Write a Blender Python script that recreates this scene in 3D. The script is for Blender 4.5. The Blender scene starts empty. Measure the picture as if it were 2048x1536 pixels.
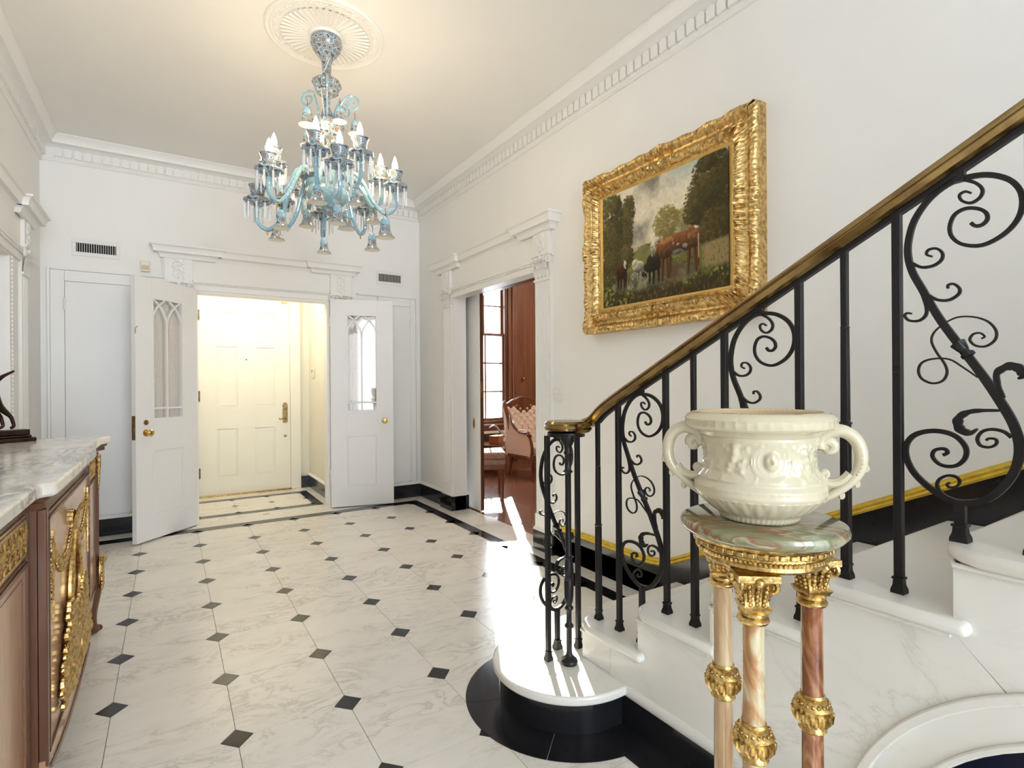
import bpy, math, random
import numpy as np
from mathutils import Vector, Matrix
random.seed(7); np.random.seed(7)
S = bpy.context.scene
COL = S.collection
PI = math.pi
sin, cos, rad = math.sin, math.cos, math.radians
# ------------------------------------------------------------ camera, world, sun, exposure
EYE = Vector((0, 0, 1.3129)); YAW = .5696
cd = bpy.data.cameras.new('camera'); cam = bpy.data.objects.new('camera', cd); COL.objects.link(cam)
cd.sensor_width = 36; cd.lens = 36*1069.95/2048; cd.shift_y = .0002; cd.clip_start = .05
cam.matrix_world = Matrix.Translation(EYE) @ Matrix.Rotation(-YAW, 4, 'Z') @ Matrix.Rotation(PI/2, 4, 'X') @ Matrix.Rotation(-.007, 4, 'Z')
S.camera = cam
S.view_settings.view_transform = 'Standard'; S.view_settings.look = 'None'
S.view_settings.exposure = EXPOSURE = 0.6; S.view_settings.gamma = 1; S.view_settings.use_curve_mapping = False
S.cycles.use_denoising = True
S.cycles.max_bounces = 10; S.cycles.diffuse_bounces = 6; S.cycles.transparent_max_bounces = 12
S.cycles.sample_clamp_indirect = 6
W = bpy.data.worlds.new('sky'); S.world = W; W.use_nodes = True
bg = W.node_tree.nodes['Background']; bg.inputs[0].default_value = (.81, .90, 1, 1); bg.inputs[1].default_value = 8.4
def lamp(name, kind, loc, energy, color, **kw):
    d = bpy.data.lights.new(name, kind); d.energy = energy; d.color = color
    for k, v in kw.items(): setattr(d, k, v)
    o = bpy.data.objects.new(name, d); o.location = loc; COL.objects.link(o); return o
el = rad(18.5)
sun = lamp('sun', 'SUN', (6, 12, 6), 34, (1, .95, .86), angle=rad(.6))
sun.rotation_euler = Vector((-.474*cos(el), -.881*cos(el), -sin(el))).to_track_quat('-Z', 'Y').to_euler()
# unseen hall end left open to let sky light in; sampling portal
po = lamp('open_end_portal', 'AREA', (.8, -5.95, 1.72), 1, (1, 1, 1), shape='RECTANGLE', size=3.4, size_y=3.44)
po.data.cycles.is_portal = True; po.rotation_euler = (PI/2, 0, 0)
po2 = lamp('library_opening', 'AREA', (4.04, 7.42, 1.93), 1, (1, 1, 1), shape='RECTANGLE', size=1.0, size_y=2.35)
po2.data.cycles.is_portal = True; po2.rotation_euler = (-PI/2, 0, 0)
lamp('vestibule_ceiling_lamp', 'POINT', (.78, 6.5, 2.62), 18, (1, .93, .78), shadow_soft_size=.12)
lamp('library_point_light', 'POINT', (5.2, 5.0, 2.9), 60, (1, .9, .75), shadow_soft_size=.2)  # warm point light high in the library, no fitting modelled

# ------------------------------------------------------------ geometry helpers
class G:
    def __init__(s): s.v = []; s.f = []
    def add(s, V, F):
        n = len(s.v); s.v += [tuple(p) for p in V]; s.f += [tuple(i+n for i in q) for q in F]; return s
    def box(s, a, b):
        x0, y0, z0 = a; x1, y1, z1 = b
        if x0 > x1: x0, x1 = x1, x0
        if y0 > y1: y0, y1 = y1, y0
        if z0 > z1: z0, z1 = z1, z0
        return s.add([(x0,y0,z0),(x1,y0,z0),(x1,y1,z0),(x0,y1,z0),(x0,y0,z1),(x1,y0,z1),(x1,y1,z1),(x0,y1,z1)],
              [(0,3,2,1),(4,5,6,7),(0,1,5,4),(1,2,6,5),(2,3,7,6),(3,0,4,7)])
    def prism(s, poly, ax, lo, hi):
        # poly in the two other axes (order: x->(y,z), y->(x,z), z->(x,y))
        def P(p, t): return {'x': (t, p[0], p[1]), 'y': (p[0], t, p[1]), 'z': (p[0], p[1], t)}[ax]
        n = len(poly); V = [P(p, lo) for p in poly] + [P(p, hi) for p in poly]
        F = [tuple(range(n))[::-1], tuple(range(n, 2*n))] + [(i, (i+1) % n, n+(i+1) % n, n+i) for i in range(n)]
        A = sum(poly[i][0]*poly[(i+1) % n][1]-poly[(i+1) % n][0]*poly[i][1] for i in range(n))
        if (A < 0) != (ax == 'y'): F = [q[::-1] for q in F]
        if lo > hi: F = [q[::-1] for q in F]
        return s.add(V, F)
    def lathe(s, prof, c=(0,0,0), seg=24, M=None, f=None, caps=True):
        V = []; F = []; n = len(prof)
        for j in range(seg):
            a = 2*PI*j/seg
            for i, (r, z) in enumerate(prof):
                rr = r if f is None else f(r, z, a, i)
                V.append((rr*cos(a), rr*sin(a), z))
        for j in range(seg):
            k = (j+1) % seg
            for i in range(n-1): F.append((j*n+i, k*n+i, k*n+i+1, j*n+i+1))
        if caps and prof[0][0] > 1e-6: F.append(tuple(j*n for j in range(seg))[::-1])
        if caps and prof[-1][0] > 1e-6: F.append(tuple(j*n+n-1 for j in range(seg)))
        if prof[0][1] > prof[-1][1]: F = [q[::-1] for q in F]
        if M is not None: V = [M @ Vector(p) for p in V]
        return s.add([(p[0]+c[0], p[1]+c[1], p[2]+c[2]) for p in V], F)
    def tube(s, pts, r, seg=8, flat=None, up=None, caps=True):
        # r number or list; flat=(w,t) rectangle section scale
        P = [Vector(p) for p in pts]; n = len(P); R = r if isinstance(r, (list, tuple)) else [r]*n
        T = [(P[min(i+1, n-1)]-P[max(i-1, 0)]).normalized() for i in range(n)]
        u = Vector(up) if up is not None else (Vector((0,0,1)) if abs(T[0].z) < .9 else Vector((1,0,0)))
        V = []
        for i in range(n):
            t = T[i]
            b = t.cross(u)
            if b.length < 1e-6: b = t.orthogonal()
            b.normalize(); a = b.cross(t).normalized()
            if up is None: u = a
            for k in range(seg):
                th = 2*PI*(k+.5)/seg
                if flat:
                    cx, cy = cos(th), sin(th); m = max(abs(cx), abs(cy)); cx /= m; cy /= m
                    V.append(P[i] + b*cx*R[i]*flat[0] + a*cy*(R[i]*flat[1] if flat[1] < 5 else (flat[1]-10)))
                else: V.append(P[i] + b*cos(th)*R[i] + a*sin(th)*R[i])
        F = []
        for i in range(n-1):
            for k in range(seg):
                l = (k+1) % seg; F.append((i*seg+k, i*seg+l, (i+1)*seg+l, (i+1)*seg+k))
        if caps: F.append(tuple(range(seg))[::-1]); F.append(tuple((n-1)*seg+k for k in range(seg)))
        return s.add(V, F)
    def sweep(s, prof, path, closed=False, caps=True):
        # prof: list of (d, z): d out along the left normal of a horizontal path, z height ; path: list of (x,y) or (x,y,z)
        n = len(path); m = len(prof); V = []
        for i in range(n):
            p = path[i]; z0 = p[2] if len(p) > 2 else 0
            if closed: a, b = path[i-1], path[(i+1) % n]
            else: a, b = path[max(i-1, 0)], path[min(i+1, n-1)]
            def dirn(q, w):
                d = Vector((w[0]-q[0], w[1]-q[1])); return d.normalized() if d.length > 1e-9 else None
            d1 = dirn(a, p); d2 = dirn(p, b); d1 = d1 or d2; d2 = d2 or d1
            n1 = Vector((-d1.y, d1.x)); n2 = Vector((-d2.y, d2.x)); nn = (n1+n2)
            nn = nn/max(nn.dot(n1), .2) if nn.length > 1e-6 else n1
            for (d, z) in prof: V.append((p[0]+nn.x*d, p[1]+nn.y*d, z0+z))
        F = []
        for i in range(n if closed else n-1):
            k = (i+1) % n
            for j in range(m): l = (j+1) % m; F.append((i*m+j, k*m+j, k*m+l, i*m+l))
        if caps and not closed: F.append(tuple(range(m))); F.append(tuple((n-1)*m+j for j in range(m))[::-1])
        return s.add(V, F)
    def ball(s, c, r, seg=12, rings=8):
        rx, ry, rz = r if isinstance(r, (tuple, list)) else (r, r, r)
        V = []; F = []
        for i in range(rings+1):
            ph = PI*i/rings
            for j in range(seg):
                a = 2*PI*j/seg; V.append((c[0]+rx*sin(ph)*cos(a), c[1]+ry*sin(ph)*sin(a), c[2]-rz*cos(ph)))
        for i in range(rings):
            for j in range(seg):
                k = (j+1) % seg; F.append((i*seg+j, i*seg+k, (i+1)*seg+k, (i+1)*seg+j))
        return s.add(V, F)
    def ring(s, x0, x1, z0, z1, w, y0, y1, w2=None):
        w2 = w2 or w
        return s.box((x0, y0, z0), (x1, y1, z0+w2)).box((x0, y0, z1-w2), (x1, y1, z1)).box((x0, y0, z0+w2), (x0+w, y1, z1-w2)).box((x1-w, y0, z0+w2), (x1, y1, z1-w2))
    def xf(s, M): s.v = [tuple(M @ Vector(p)) for p in s.v]; return s
    def join(s, o): return s.add(o.v, o.f)

WL = {}
def obj(name, g, m, parent=None, smooth=True, ang=38, bevel=0, origin=None, kind=None, seg=2):
    V = np.array(g.v, dtype=float)
    if origin is None:
        lo, hi = V.min(0), V.max(0); origin = ((lo[0]+hi[0])/2, (lo[1]+hi[1])/2, lo[2])
    o0 = Vector(origin)
    me = bpy.data.meshes.new(name)
    me.from_pydata((V-np.array(origin)).tolist(), [], g.f); me.materials.append(m)
    if smooth:
        me.polygons.foreach_set('use_smooth', [True]*len(me.polygons)); me.set_sharp_from_angle(angle=rad(ang))
    o = bpy.data.objects.new(name, me); COL.objects.link(o); o.location = o0; WL[o] = o0
    if parent: o.parent = parent; o.location = o0-WL[parent]
    if bevel:
        b = o.modifiers.new('bevel', 'BEVEL'); b.width = bevel; b.segments = seg; b.limit_method = 'ANGLE'; b.angle_limit = rad(40); b.harden_normals = False
    if kind: o['kind'] = kind
    return o
def inst(name, src, loc, parent=None, rz=0, scale=None):
    o = bpy.data.objects.new(name, src.data); COL.objects.link(o); l = Vector(loc); WL[o] = l
    o.location = l-(WL[parent] if parent else Vector()); o.parent = parent; o.rotation_euler.z = rz
    if scale: o.scale = scale
    for md in src.modifiers:
        b = o.modifiers.new(md.name, md.type)
        if md.type == 'BEVEL': b.width = md.width; b.segments = md.segments; b.limit_method = md.limit_method; b.angle_limit = md.angle_limit
    return o
def thing(name, label, cat, loc, group=None):
    o = bpy.data.objects.new(name, None); COL.objects.link(o); o.location = loc; WL[o] = Vector(loc); o.empty_display_size = .05
    return tag(o, label, cat, group)
def tag(o, label, cat, group=None):
    o['label'] = label; o['category'] = cat
    if group: o['group'] = group
    return o
def struct(name, g, m, parent=None, **k):
    o = obj(name, g, m, parent, **k)
    if not parent: o['kind'] = 'structure'
    return o
def smoothpath(P, n=6):
    P = [Vector(p) for p in P]; out = []
    for i in range(len(P)-1):
        a, b, c, d = P[max(i-1, 0)], P[i], P[i+1], P[min(i+2, len(P)-1)]
        for k in range(n):
            t = k/n; out.append(.5*((2*b)+(c-a)*t+(2*a-5*b+4*c-d)*t*t+(3*b-a-3*c+d)*t**3))
    return out+[P[-1]]
def interp(L, t):
    x = t*(len(L)-1); i = min(int(x), len(L)-2); return L[i]+(L[i+1]-L[i])*(x-i)
def spiral(c, r0, r1, a0, turns, n=28):
    return [(c[0]+(r0+(r1-r0)*i/n)*cos(a0+turns*2*PI*i/n), c[1]+(r0+(r1-r0)*i/n)*sin(a0+turns*2*PI*i/n)) for i in range(n+1)]

# ------------------------------------------------------------ materials
MAT = {}
def mat(name, color=(.8,.8,.8), rough=.5, metal=0, spec=.5, emit=None, estr=0, trans=0, coat=0):
    m = bpy.data.materials.new(name); m.use_nodes = True; b = m.node_tree.nodes['Principled BSDF']
    b.inputs['Base Color'].default_value = (*color, 1); b.inputs['Roughness'].default_value = rough; b.inputs['Metallic'].default_value = metal
    b.inputs['Specular IOR Level'].default_value = spec; b.inputs['Transmission Weight'].default_value = trans; b.inputs['Coat Weight'].default_value = coat
    if emit: b.inputs['Emission Color'].default_value = (*emit, 1); b.inputs['Emission Strength'].default_value = estr
    MAT[name] = m; return m
class N:
    def __init__(s, m): s.t = m.node_tree; s.b = s.t.nodes['Principled BSDF']
    def n(s, typ, **kw):
        o = s.t.nodes.new(typ)
        for k, v in kw.items():
            if k.startswith('i_'):
                key = k[2:]; o.inputs[int(key) if key.isdigit() else key.replace('_', ' ')].default_value = v
            else: setattr(o, k, v)
        return o
    def l(s, a, b): s.t.links.new(a, b)
    def coord(s, scale=(1,1,1), rnd=False, rot=(0,0,0), kind='Object', typ='POINT'):
        tc = s.n('ShaderNodeTexCoord'); mp = s.n('ShaderNodeMapping', vector_type=typ); mp.inputs['Scale'].default_value = scale; mp.inputs['Rotation'].default_value = rot
        s.l(tc.outputs[kind], mp.inputs['Vector'])
        if rnd:
            oi = s.n('ShaderNodeObjectInfo'); mu = s.n('ShaderNodeMath', operation='MULTIPLY'); mu.inputs[1].default_value = 57.
            s.l(oi.outputs['Random'], mu.inputs[0]); s.l(mu.outputs[0], mp.inputs['Location'])
        return mp.outputs[0]
    def noise(s, vec, scale, detail=6, rough=.6, dist=0):
        o = s.n('ShaderNodeTexNoise'); o.inputs['Scale'].default_value = scale; o.inputs['Detail'].default_value = detail
        o.inputs['Roughness'].default_value = rough; o.inputs['Distortion'].default_value = dist; s.l(vec, o.inputs['Vector']); return o.outputs['Fac']
    def ramp(s, fac, stops, interp='LINEAR'):
        o = s.n('ShaderNodeValToRGB'); e = o.color_ramp.elements; o.color_ramp.interpolation = interp
        while len(e) < len(stops): e.new(.5)
        for i, (p, c) in enumerate(stops): e[i].position = p; e[i].color = (*c, 1) if len(c) == 3 else c
        s.l(fac, o.inputs[0]); return o.outputs['Color']
    def mix(s, fac, a, b, typ='MIX'):
        o = s.n('ShaderNodeMix', data_type='RGBA', blend_type=typ)
        for sock, val in ((o.inputs[0], fac), (o.inputs[6], a), (o.inputs[7], b)):
            if isinstance(val, (int, float)): sock.default_value = val
            elif isinstance(val, tuple): sock.default_value = (*val, 1)
            else: s.l(val, sock)
        return o.outputs[2]
    def math(s, op, a, b=0.):
        o = s.n('ShaderNodeMath', operation=op)
        for sock, val in ((o.inputs[0], a), (o.inputs[1], b)):
            if isinstance(val, (int, float)): sock.default_value = val
            else: s.l(val, sock)
        return o.outputs[0]
    def color(s, c): s.l(c, s.b.inputs['Base Color'])
    def bump(s, h, strength=.3, dist=.01):
        o = s.n('ShaderNodeBump'); o.inputs['Strength'].default_value = strength; o.inputs['Distance'].default_value = dist
        s.l(h, o.inputs['Height']); s.l(o.outputs[0], s.b.inputs['Normal'])
def paint(name, c, rough=.5, bumpy=.08, sc=60):
    m = mat(name, c, rough, spec=.35); k = N(m); v = k.coord(kind='Object')
    f = k.noise(v, 1.3, 4); k.color(k.mix(k.ramp(f, [(.35, (0,0,0)), (.7, (1,1,1))]), tuple(x*.97 for x in c), c))
    k.bump(k.noise(v, sc, 3), bumpy, .002); return m
wall_m = paint('wall_paint', (.865, .855, .835), .6)
ceil_m = paint('ceiling_paint', (.88, .865, .84), .7)
trim_m = paint('trim_paint', (.86, .85, .83), .4, .12, 45)
door_m = paint('door_paint', (.85, .84, .825), .38, .08, 30)
vest_m = paint('vestibule_paint', (.83, .80, .70), .45)
def marble(name, base, vein, vs=2.2, amt=.55, rough=.22, rnd=False, band=.035, warp=2.2, stretch=(1,1,1), rot=(0,0,.5), cloud=.25, spec=.5):
    m = mat(name, base, rough, spec=spec); k = N(m); v = k.coord(stretch, rnd, rot)
    f = k.noise(v, vs, 9, .62, warp)
    d = k.math('ABSOLUTE', k.math('SUBTRACT', f, .5))
    vein_f = k.ramp(d, [(0, (1,1,1)), (band, (.25,.25,.25)), (band*3, (0,0,0))])
    mask = k.ramp(k.noise(v, vs*.6, 3), [(.42, (0,0,0)), (.62, (1,1,1))])
    cl = k.ramp(k.noise(v, vs*.8, 6, .65, 1.2), [(.35, (0,0,0)), (.75, (1,1,1))])
    c = k.mix(k.mix(1., cl, (cloud, cloud, cloud), 'MULTIPLY'), base, tuple(b*.55+v_*.45 for b, v_ in zip(base, vein)))
    fac = k.mix(1., k.mix(1., vein_f, mask, 'MULTIPLY'), (amt, amt, amt), 'MULTIPLY')
    k.color(k.mix(fac, c, vein)); return m
tile_m = marble('white_marble_tile', (.82, .79, .73), (.42, .38, .33), 3.2, .62, .2, True, .03, 1.8, (1, 2.2, 1), (0, 0, .35), .3)
stair_m = marble('stair_marble', (.76, .74, .69), (.40, .39, .37), 1.7, .30, .22, False, .016, 1.5, (1, 1, 1.3), (.5, .4, .2), .10)
strip_m = marble('border_marble', (.81, .79, .74), (.42, .39, .35), 3.6, .5, .2, True, .035, 1.9, (1,1,1), (0,0,.6), .3)
top_m = marble('veined_commode_marble', (.80, .77, .71), (.22, .195, .18), 5.2, 1., .14, False, .055, 2.6, (1.6, .75, 1), (0, 0, -.6), .75)
black_m = mat('black_marble', (.012, .012, .014), .14, spec=.5)
k = N(black_m); v = k.coord(); k.color(k.mix(k.ramp(k.noise(v, 30, 8, .7), [(.62, (0,0,0)), (.8, (1,1,1))]), (.012,.012,.014), (.05,.05,.055)))
grout_m = mat('grout', (.13, .12, .11), .9)
def metal(name, c, rough, bs=60, bst=.2, dark=None):
    m = mat(name, c, rough, 1); k = N(m); v = k.coord()
    f = k.noise(v, bs, 5, .65); k.color(k.mix(k.ramp(f, [(.35, (0,0,0)), (.62, (1,1,1))]), dark or tuple(x*.45 for x in c), c)); k.bump(f, bst, .004); return m
gilt_m = metal('gilt_frame', (.86, .62, .27), .35, 42, .4, (.36, .22, .075))
liner_m = metal('gilt_liner', (.72, .50, .17), .42, 8, .05, (.60, .39, .12))
mount_m = metal('ormolu_mount', (.74, .53, .21), .3, 70, .5, (.28, .165, .05))
brass_m = metal('polished_brass', (.78, .56, .2), .22, 20, .05, (.6, .4, .12))
oldbrass_m = metal('aged_brass', (.36, .25, .1), .35, 40, .15, (.16, .1, .04))
goldtrim_m = metal('gold_paint', (.78, .58, .10), .42, 30, .08, (.62, .44, .06))
rail_m = metal('bronze_handrail', (.36, .245, .10), .2, 9, .05, (.20, .12, .05))
iron_m = mat('black_iron', (.010, .009, .0095), .36, 0, .32); k = N(iron_m); v = k.coord(); k.bump(k.noise(v, 90, 4), .25, .002)
bronze_m = metal('dark_bronze', (.065, .04, .034), .35, 20, .1, (.03, .02, .017))
def wood(name, a, b, rough=.3, sc=(1, 1, 1), scale=3., dist=4, coat=.25):
    m = mat(name, a, rough, coat=coat); k = N(m); v = k.coord(sc, True)
    f = k.noise(v, scale, 8, .6, dist); g = k.noise(v, scale*9, 4, .7)
    c = k.mix(k.ramp(f, [(.3, (0,0,0)), (.7, (1,1,1))]), a, b); k.color(k.mix(k.math('MULTIPLY', g, .35), c, tuple(x*.45 for x in a))); return m
veneer_m = wood('mahogany_veneer', (.42, .22, .12), (.56, .33, .20), .22, (1, 6, 1.4), 1.1, .6)
wdark_m = wood('dark_mahogany', (.085, .032, .014), (.16, .062, .028), .32, (5, 5, 1), 1.2, 1.5, .08)
wpanel_m = wood('library_panelling', (.17, .065, .034), (.32, .14, .075), .3, (6, 6, .7), 1.0, 1.2)
plank_m = wood('library_floor_oak', (.18, .072, .04), (.29, .13, .075), .25, (.8, 9, 1), 1.2, 1.)
chairwood_m = wood('carved_walnut', (.13, .05, .024), (.24, .10, .05), .28, (4, 4, 1), 2, 1)
ceramic_m = mat('cream_glazed_ceramic', (.57, .51, .365), .17, spec=.5, coat=.3)
def onyx(name, stops, sc, rot=(0,0,0), scale=1.6, rough=.1, dist=1.6, typ='POINT'):
    m = mat(name, (.5,.5,.4), rough, coat=.4); k = N(m); v = k.coord(sc, False, rot, typ=typ)
    f = k.noise(v, scale, 7, .55, dist); k.color(k.ramp(f, stops)); return m
onyxtop_m = onyx('green_onyx', [(.28, (0.0936, 0.0864, 0.0432)), (.38, (0.259, 0.245, 0.137)), (.44, (0.187, 0.18, 0.0936)), (.47, (0.216, 0.0864, 0.0324)), (.50, (0.331, 0.31, 0.194)), (.56, (0.144, 0.144, 0.072)), (.60, (0.36, 0.382, 0.274)), (.64, (0.245, 0.115, 0.0432)), (.70, (0.216, 0.209, 0.115)), (.8, (0.346, 0.331, 0.216))], (.30, .075, .2), (0, 0, 2.13), 1.3, .07, .9, 'TEXTURE')
onyxA = onyx('honey_onyx', [(.3, (.30,.16,.07)), (.5, (.52,.38,.22)), (.7, (.62,.52,.36))], (6, 6, 1.6), (0,0,0), 2, .1, .8)
onyxB = onyx('cream_onyx', [(.32, (.20,.07,.03)), (.43, (.42,.23,.10)), (.52, (.55,.49,.33)), (.7, (.60,.57,.42))], (4, 4, 2.6), (0,0,0), 2.2, .1, 1.6)
onyxC = onyx('brown_onyx', [(.3, (.10,.035,.018)), (.45, (.24,.085,.035)), (.55, (.40,.20,.09)), (.60, (.16,.055,.025)), (.68, (.50,.36,.22)), (.8, (.30,.12,.05))], (5, 5, 2.6), (0,0,0), 2.6, .1, 2.2)
blue_m = mat('turquoise_glass', (.27, .46, .55), .12, coat=.5); k = N(blue_m); v = k.coord(); k.color(k.mix(k.ramp(k.noise(v, 60, 4), [(.55, (0,0,0)), (.7, (1,1,1))]), (.26,.44,.53), (.68,.77,.79)))
# enamelled glass: grey ground, ringed medallions
enam_m = mat('enamelled_glass', (.3,.35,.4), .25, coat=.4); k = N(enam_m)
tc = k.n('ShaderNodeTexCoord'); vo = k.n('ShaderNodeTexVoronoi', feature='F1'); vo.inputs['Scale'].default_value = 26; vo.inputs['Randomness'].default_value = .35
k.l(tc.outputs['Object'], vo.inputs['Vector'])
k.color(k.ramp(vo.outputs['Distance'], [(0, (.70,.62,.50)), (.10, (.36,.24,.15)), (.20, (.24,.17,.11)), (.29, (.10,.09,.085)), (.33, (.62,.62,.60)), (.39, (.17,.19,.21)), (.50, (.20,.27,.33)), (.58, (.48,.56,.60)), (.66, (.10,.115,.13))]))
bellin_m = mat('milky_glass', (.80, .76, .66), .25)
crystal_m = mat('cut_crystal', (.93, .94, .95), .05, spec=.8, trans=.55)
bulb_m = mat('lit_candle_bulb', (1, .9, .75), .3, emit=(1, .80, .50), estr=14)
plastic_m = mat('ivory_plastic', (.78, .73, .58), .35)
white_m = mat('white_enamel', (.80, .79, .77), .3)
dark_m = mat('recess_shade_and_display', (.01, .01, .011), .8)  # near-black: shade of openings put into colour; also the intercom display
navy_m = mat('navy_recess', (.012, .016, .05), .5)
def glass(name, tint, refl=.08):
    m = bpy.data.materials.new(name); m.use_nodes = True; t = m.node_tree; t.nodes.clear()
    o = t.nodes.new('ShaderNodeOutputMaterial'); mx = t.nodes.new('ShaderNodeMixShader'); a = t.nodes.new('ShaderNodeBsdfTransparent'); b = t.nodes.new('ShaderNodeBsdfGlossy')
    a.inputs[0].default_value = (*tint, 1); b.inputs['Roughness'].default_value = .03; mx.inputs[0].default_value = refl
    t.links.new(a.outputs[0], mx.inputs[1]); t.links.new(b.outputs[0], mx.inputs[2]); t.links.new(mx.outputs[0], o.inputs[0]); return m
pane_m = glass('window_glass', (.97, .98, .97)); dpane_m = glass('door_glass', (.97, .96, .95), .05)
def cloth(name, c, c2, sc):
    m = mat(name, c, .85, spec=.2); k = N(m); v = k.coord(); k.color(k.mix(k.ramp(k.noise(v, sc, 3), [(.42, (0,0,0)), (.6, (1,1,1))]), c, c2)); return m
sheer_m = cloth('sheer_curtain', (.83, .80, .75), (.78, .75, .70), 40)
pink_m = cloth('rose_upholstery', (.76, .64, .53), (.68, .55, .45), 60)
tweed_m = cloth('tweed_upholstery', (.55, .47, .38), (.14, .11, .09), 160)
leather_m = mat('tan_leather', (.38, .15, .055), .5)
# ================================================================ THE SETTING
XL, XR, YB, YO, CZ = -.909, 2.50, 5.92, -6.0, 3.44
def B(*bs):
    g = G()
    for a, b in bs: g.box(a, b)
    return g
# floors: dark joint bed under the individual stones
fl = struct('floor', B(((XL-.2, YO, -.12), (XR, YB, -.005)), ((.03, YB, -.12), (1.535, 7.45, -.005)), ((XR, 3.40, -.12), (2.66, 5.08, -.005))), grout_m, smooth=False)
DX, DY, HX, HY, J = .41, .4796, .0555, .0605, .0011
def gx(c): return (c-.4998)*DX
def gy(r): return (11.6646-r)*DY
def octa(w, d, hx, hy, t=.0055):
    a, b = w/2-J, d/2-J
    return G().prism([(-a+hx,-b),(a-hx,-b),(a,-b+hy),(a,b-hy),(a-hx,b),(-a+hx,b),(-a,b-hy),(-a,-b+hy)], 'z', -t, 0)
def dia(hx, hy, t=.0055):
    hx -= .0012; hy -= .0012; return G().prism([(-hx,0),(0,-hy),(hx,0),(0,hy)], 'z', -t, 0)
t0 = d0 = None
CX0, CX1, RR = -1, 6, range(0, 15)
def in_step(x, y): return x > 1.30 and y < 1.75
for c in range(CX0, CX1):
    for r in RR:
        x, y = gx(c+.5), gy(r+.5)
        if x > 1.45 and y < 1.6: continue
        if t0 is None: t0 = obj('marble_tile', octa(DX, DY, HX, HY).xf(Matrix.Translation((x, y, 0))), tile_m, fl, smooth=False, origin=(x, y, -.0055))
        else: inst('marble_tile', t0, (x, y, -.0055), fl)
for c in range(CX0, CX1+1):
    for r in range(0, 15):
        x, y = gx(c), gy(r)
        if x > 1.40 and y < 1.7: continue
        z = -.0055
        if d0 is None: d0 = obj('black_inset', dia(HX, HY).xf(Matrix.Translation((x, y, 0))), black_m, fl, smooth=False, origin=(x, y, z))
        else: inst('black_inset', d0, (x, y, z), fl)
xb0, xb1, yb0, yb1, xl0, xl1 = gx(6), gx(6)+.105, gy(0), gy(0)+.135, gx(-1), gx(-1)-.105
T = -.0055
def stone(name, a, b, m): return obj(name, B(((a[0], a[1], T), (b[0], b[1], 0))), m, fl, smooth=False)
q = .0008
for (a, b) in (((xb0+q, YO), (xb1, .6)), ((xb0+q, .6+q), (xb1, 2.6)), ((xb0+q, 2.6+q), (xb1, 4.2)), ((xb0+q, 4.2+q), (xb1, yb1)), ((xl0-q, YO), (xl1, yb1)),
               ((xl0-q+.002, yb0+q), (.2, yb1)), ((.2+q, yb0+q), (1.02, yb1)), ((1.02+q, yb0+q), (1.86, yb1)), ((1.86+q, yb0+q), (xb0-q, yb1))):
    stone('black_band', a, b, black_m)
for (a, b) in (((xb1+.001, YO), (XR, 1.9)), ((xb1+.001, 1.901), (XR, 3.52)), ((xb1+.001, 3.521), (2.66, 4.30)), ((xb1+.001, 4.301), (2.66, 5.01)), ((xb1+.001, 5.011), (XR, YB)),
               ((XL, YO), (xl1-.001, 2.2)), ((XL, 2.201), (xl1-.001, YB)), ((xl1, yb1+.001), (.2, YB)), ((.201, yb1+.001), (.98, 6.106)), ((.981, yb1+.001), (1.46, 6.106)), ((1.461, yb1+.001), (xb1, YB))):
    stone('border_slab', a, b, strip_m)
# vestibule paving
stone('border_slab', (.03, 7.041), (1.535, 7.30), strip_m); stone('border_slab', (1.435, 6.107), (1.535, 7.04), strip_m); stone('border_slab', (.03, 6.107), (.13, 7.04), strip_m)
for a, b in (((.131, 6.107), (1.434, 6.224)), ((.131, 6.92), (1.434, 7.04)), ((.131, 6.225), (.227, 6.919)), ((1.337, 6.225), (1.434, 6.919))): stone('black_band', a, b, black_m)
v0 = None
for i in range(3):
    for j in range(2):
        x, y = .227+.3697*(i+.5), 6.224+.348*(j+.5)
        if v0 is None: v0 = obj('marble_tile', octa(.3697, .348, .04, .04).xf(Matrix.Translation((x, y, 0))), tile_m, fl, smooth=False, origin=(x, y, T))
        else: inst('marble_tile', v0, (x, y, T), fl)
v0 = None
for i in range(4):
    for j in range(3):
        x, y = .227+.3697*i, 6.224+.348*j
        if v0 is None: v0 = obj('black_inset', dia(.04, .04).xf(Matrix.Translation((x, y, 0))), black_m, fl, smooth=False, origin=(x, y, T))
        else: inst('black_inset', v0, (x, y, T), fl)
bp = obj('floor_bolt_plate', B(((.795, 5.955, 0), (.862, 5.985, .002))), brass_m, fl); obj('bolt_hole_shade', B(((.812, 5.963, .0015), (.848, 5.976, .0026))), dark_m, bp)  # dark raised plate; the hole's shade is put into its colour
# black marble ring and kerb stones round the bottom step
SC = (1.42, 1.80)
def ringseg(r0, r1, a0, a1, z0, z1, n=20, c=SC):
    V = []; F = []
    for i in range(n+1):
        a = a0+(a1-a0)*i/n
        for r, z in ((r0, z0), (r1, z0), (r1, z1), (r0, z1)): V.append((c[0]+r*cos(a), c[1]+r*sin(a), z))
    for i in range(n):
        for j in range(4): k_ = (j+1) % 4; F.append((i*4+j, (i+1)*4+j, (i+1)*4+k_, i*4+k_))
    F += [(3,2,1,0), tuple(n*4+j for j in range(4))]
    return G().add(V, F)
for a0, a1 in ((100, 158), (158.3, 222), (222.3, 278)):
    obj('black_ring_stone', ringseg(.28, .43, rad(a0), rad(a1), -.004, .0022), black_m, fl)
stone('black_band', (1.342, 1.0), (1.466, 1.60), black_m).location.z += .002
stone('black_band', (1.342, -2.6), (1.466, .999), black_m).location.z += .002

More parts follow.
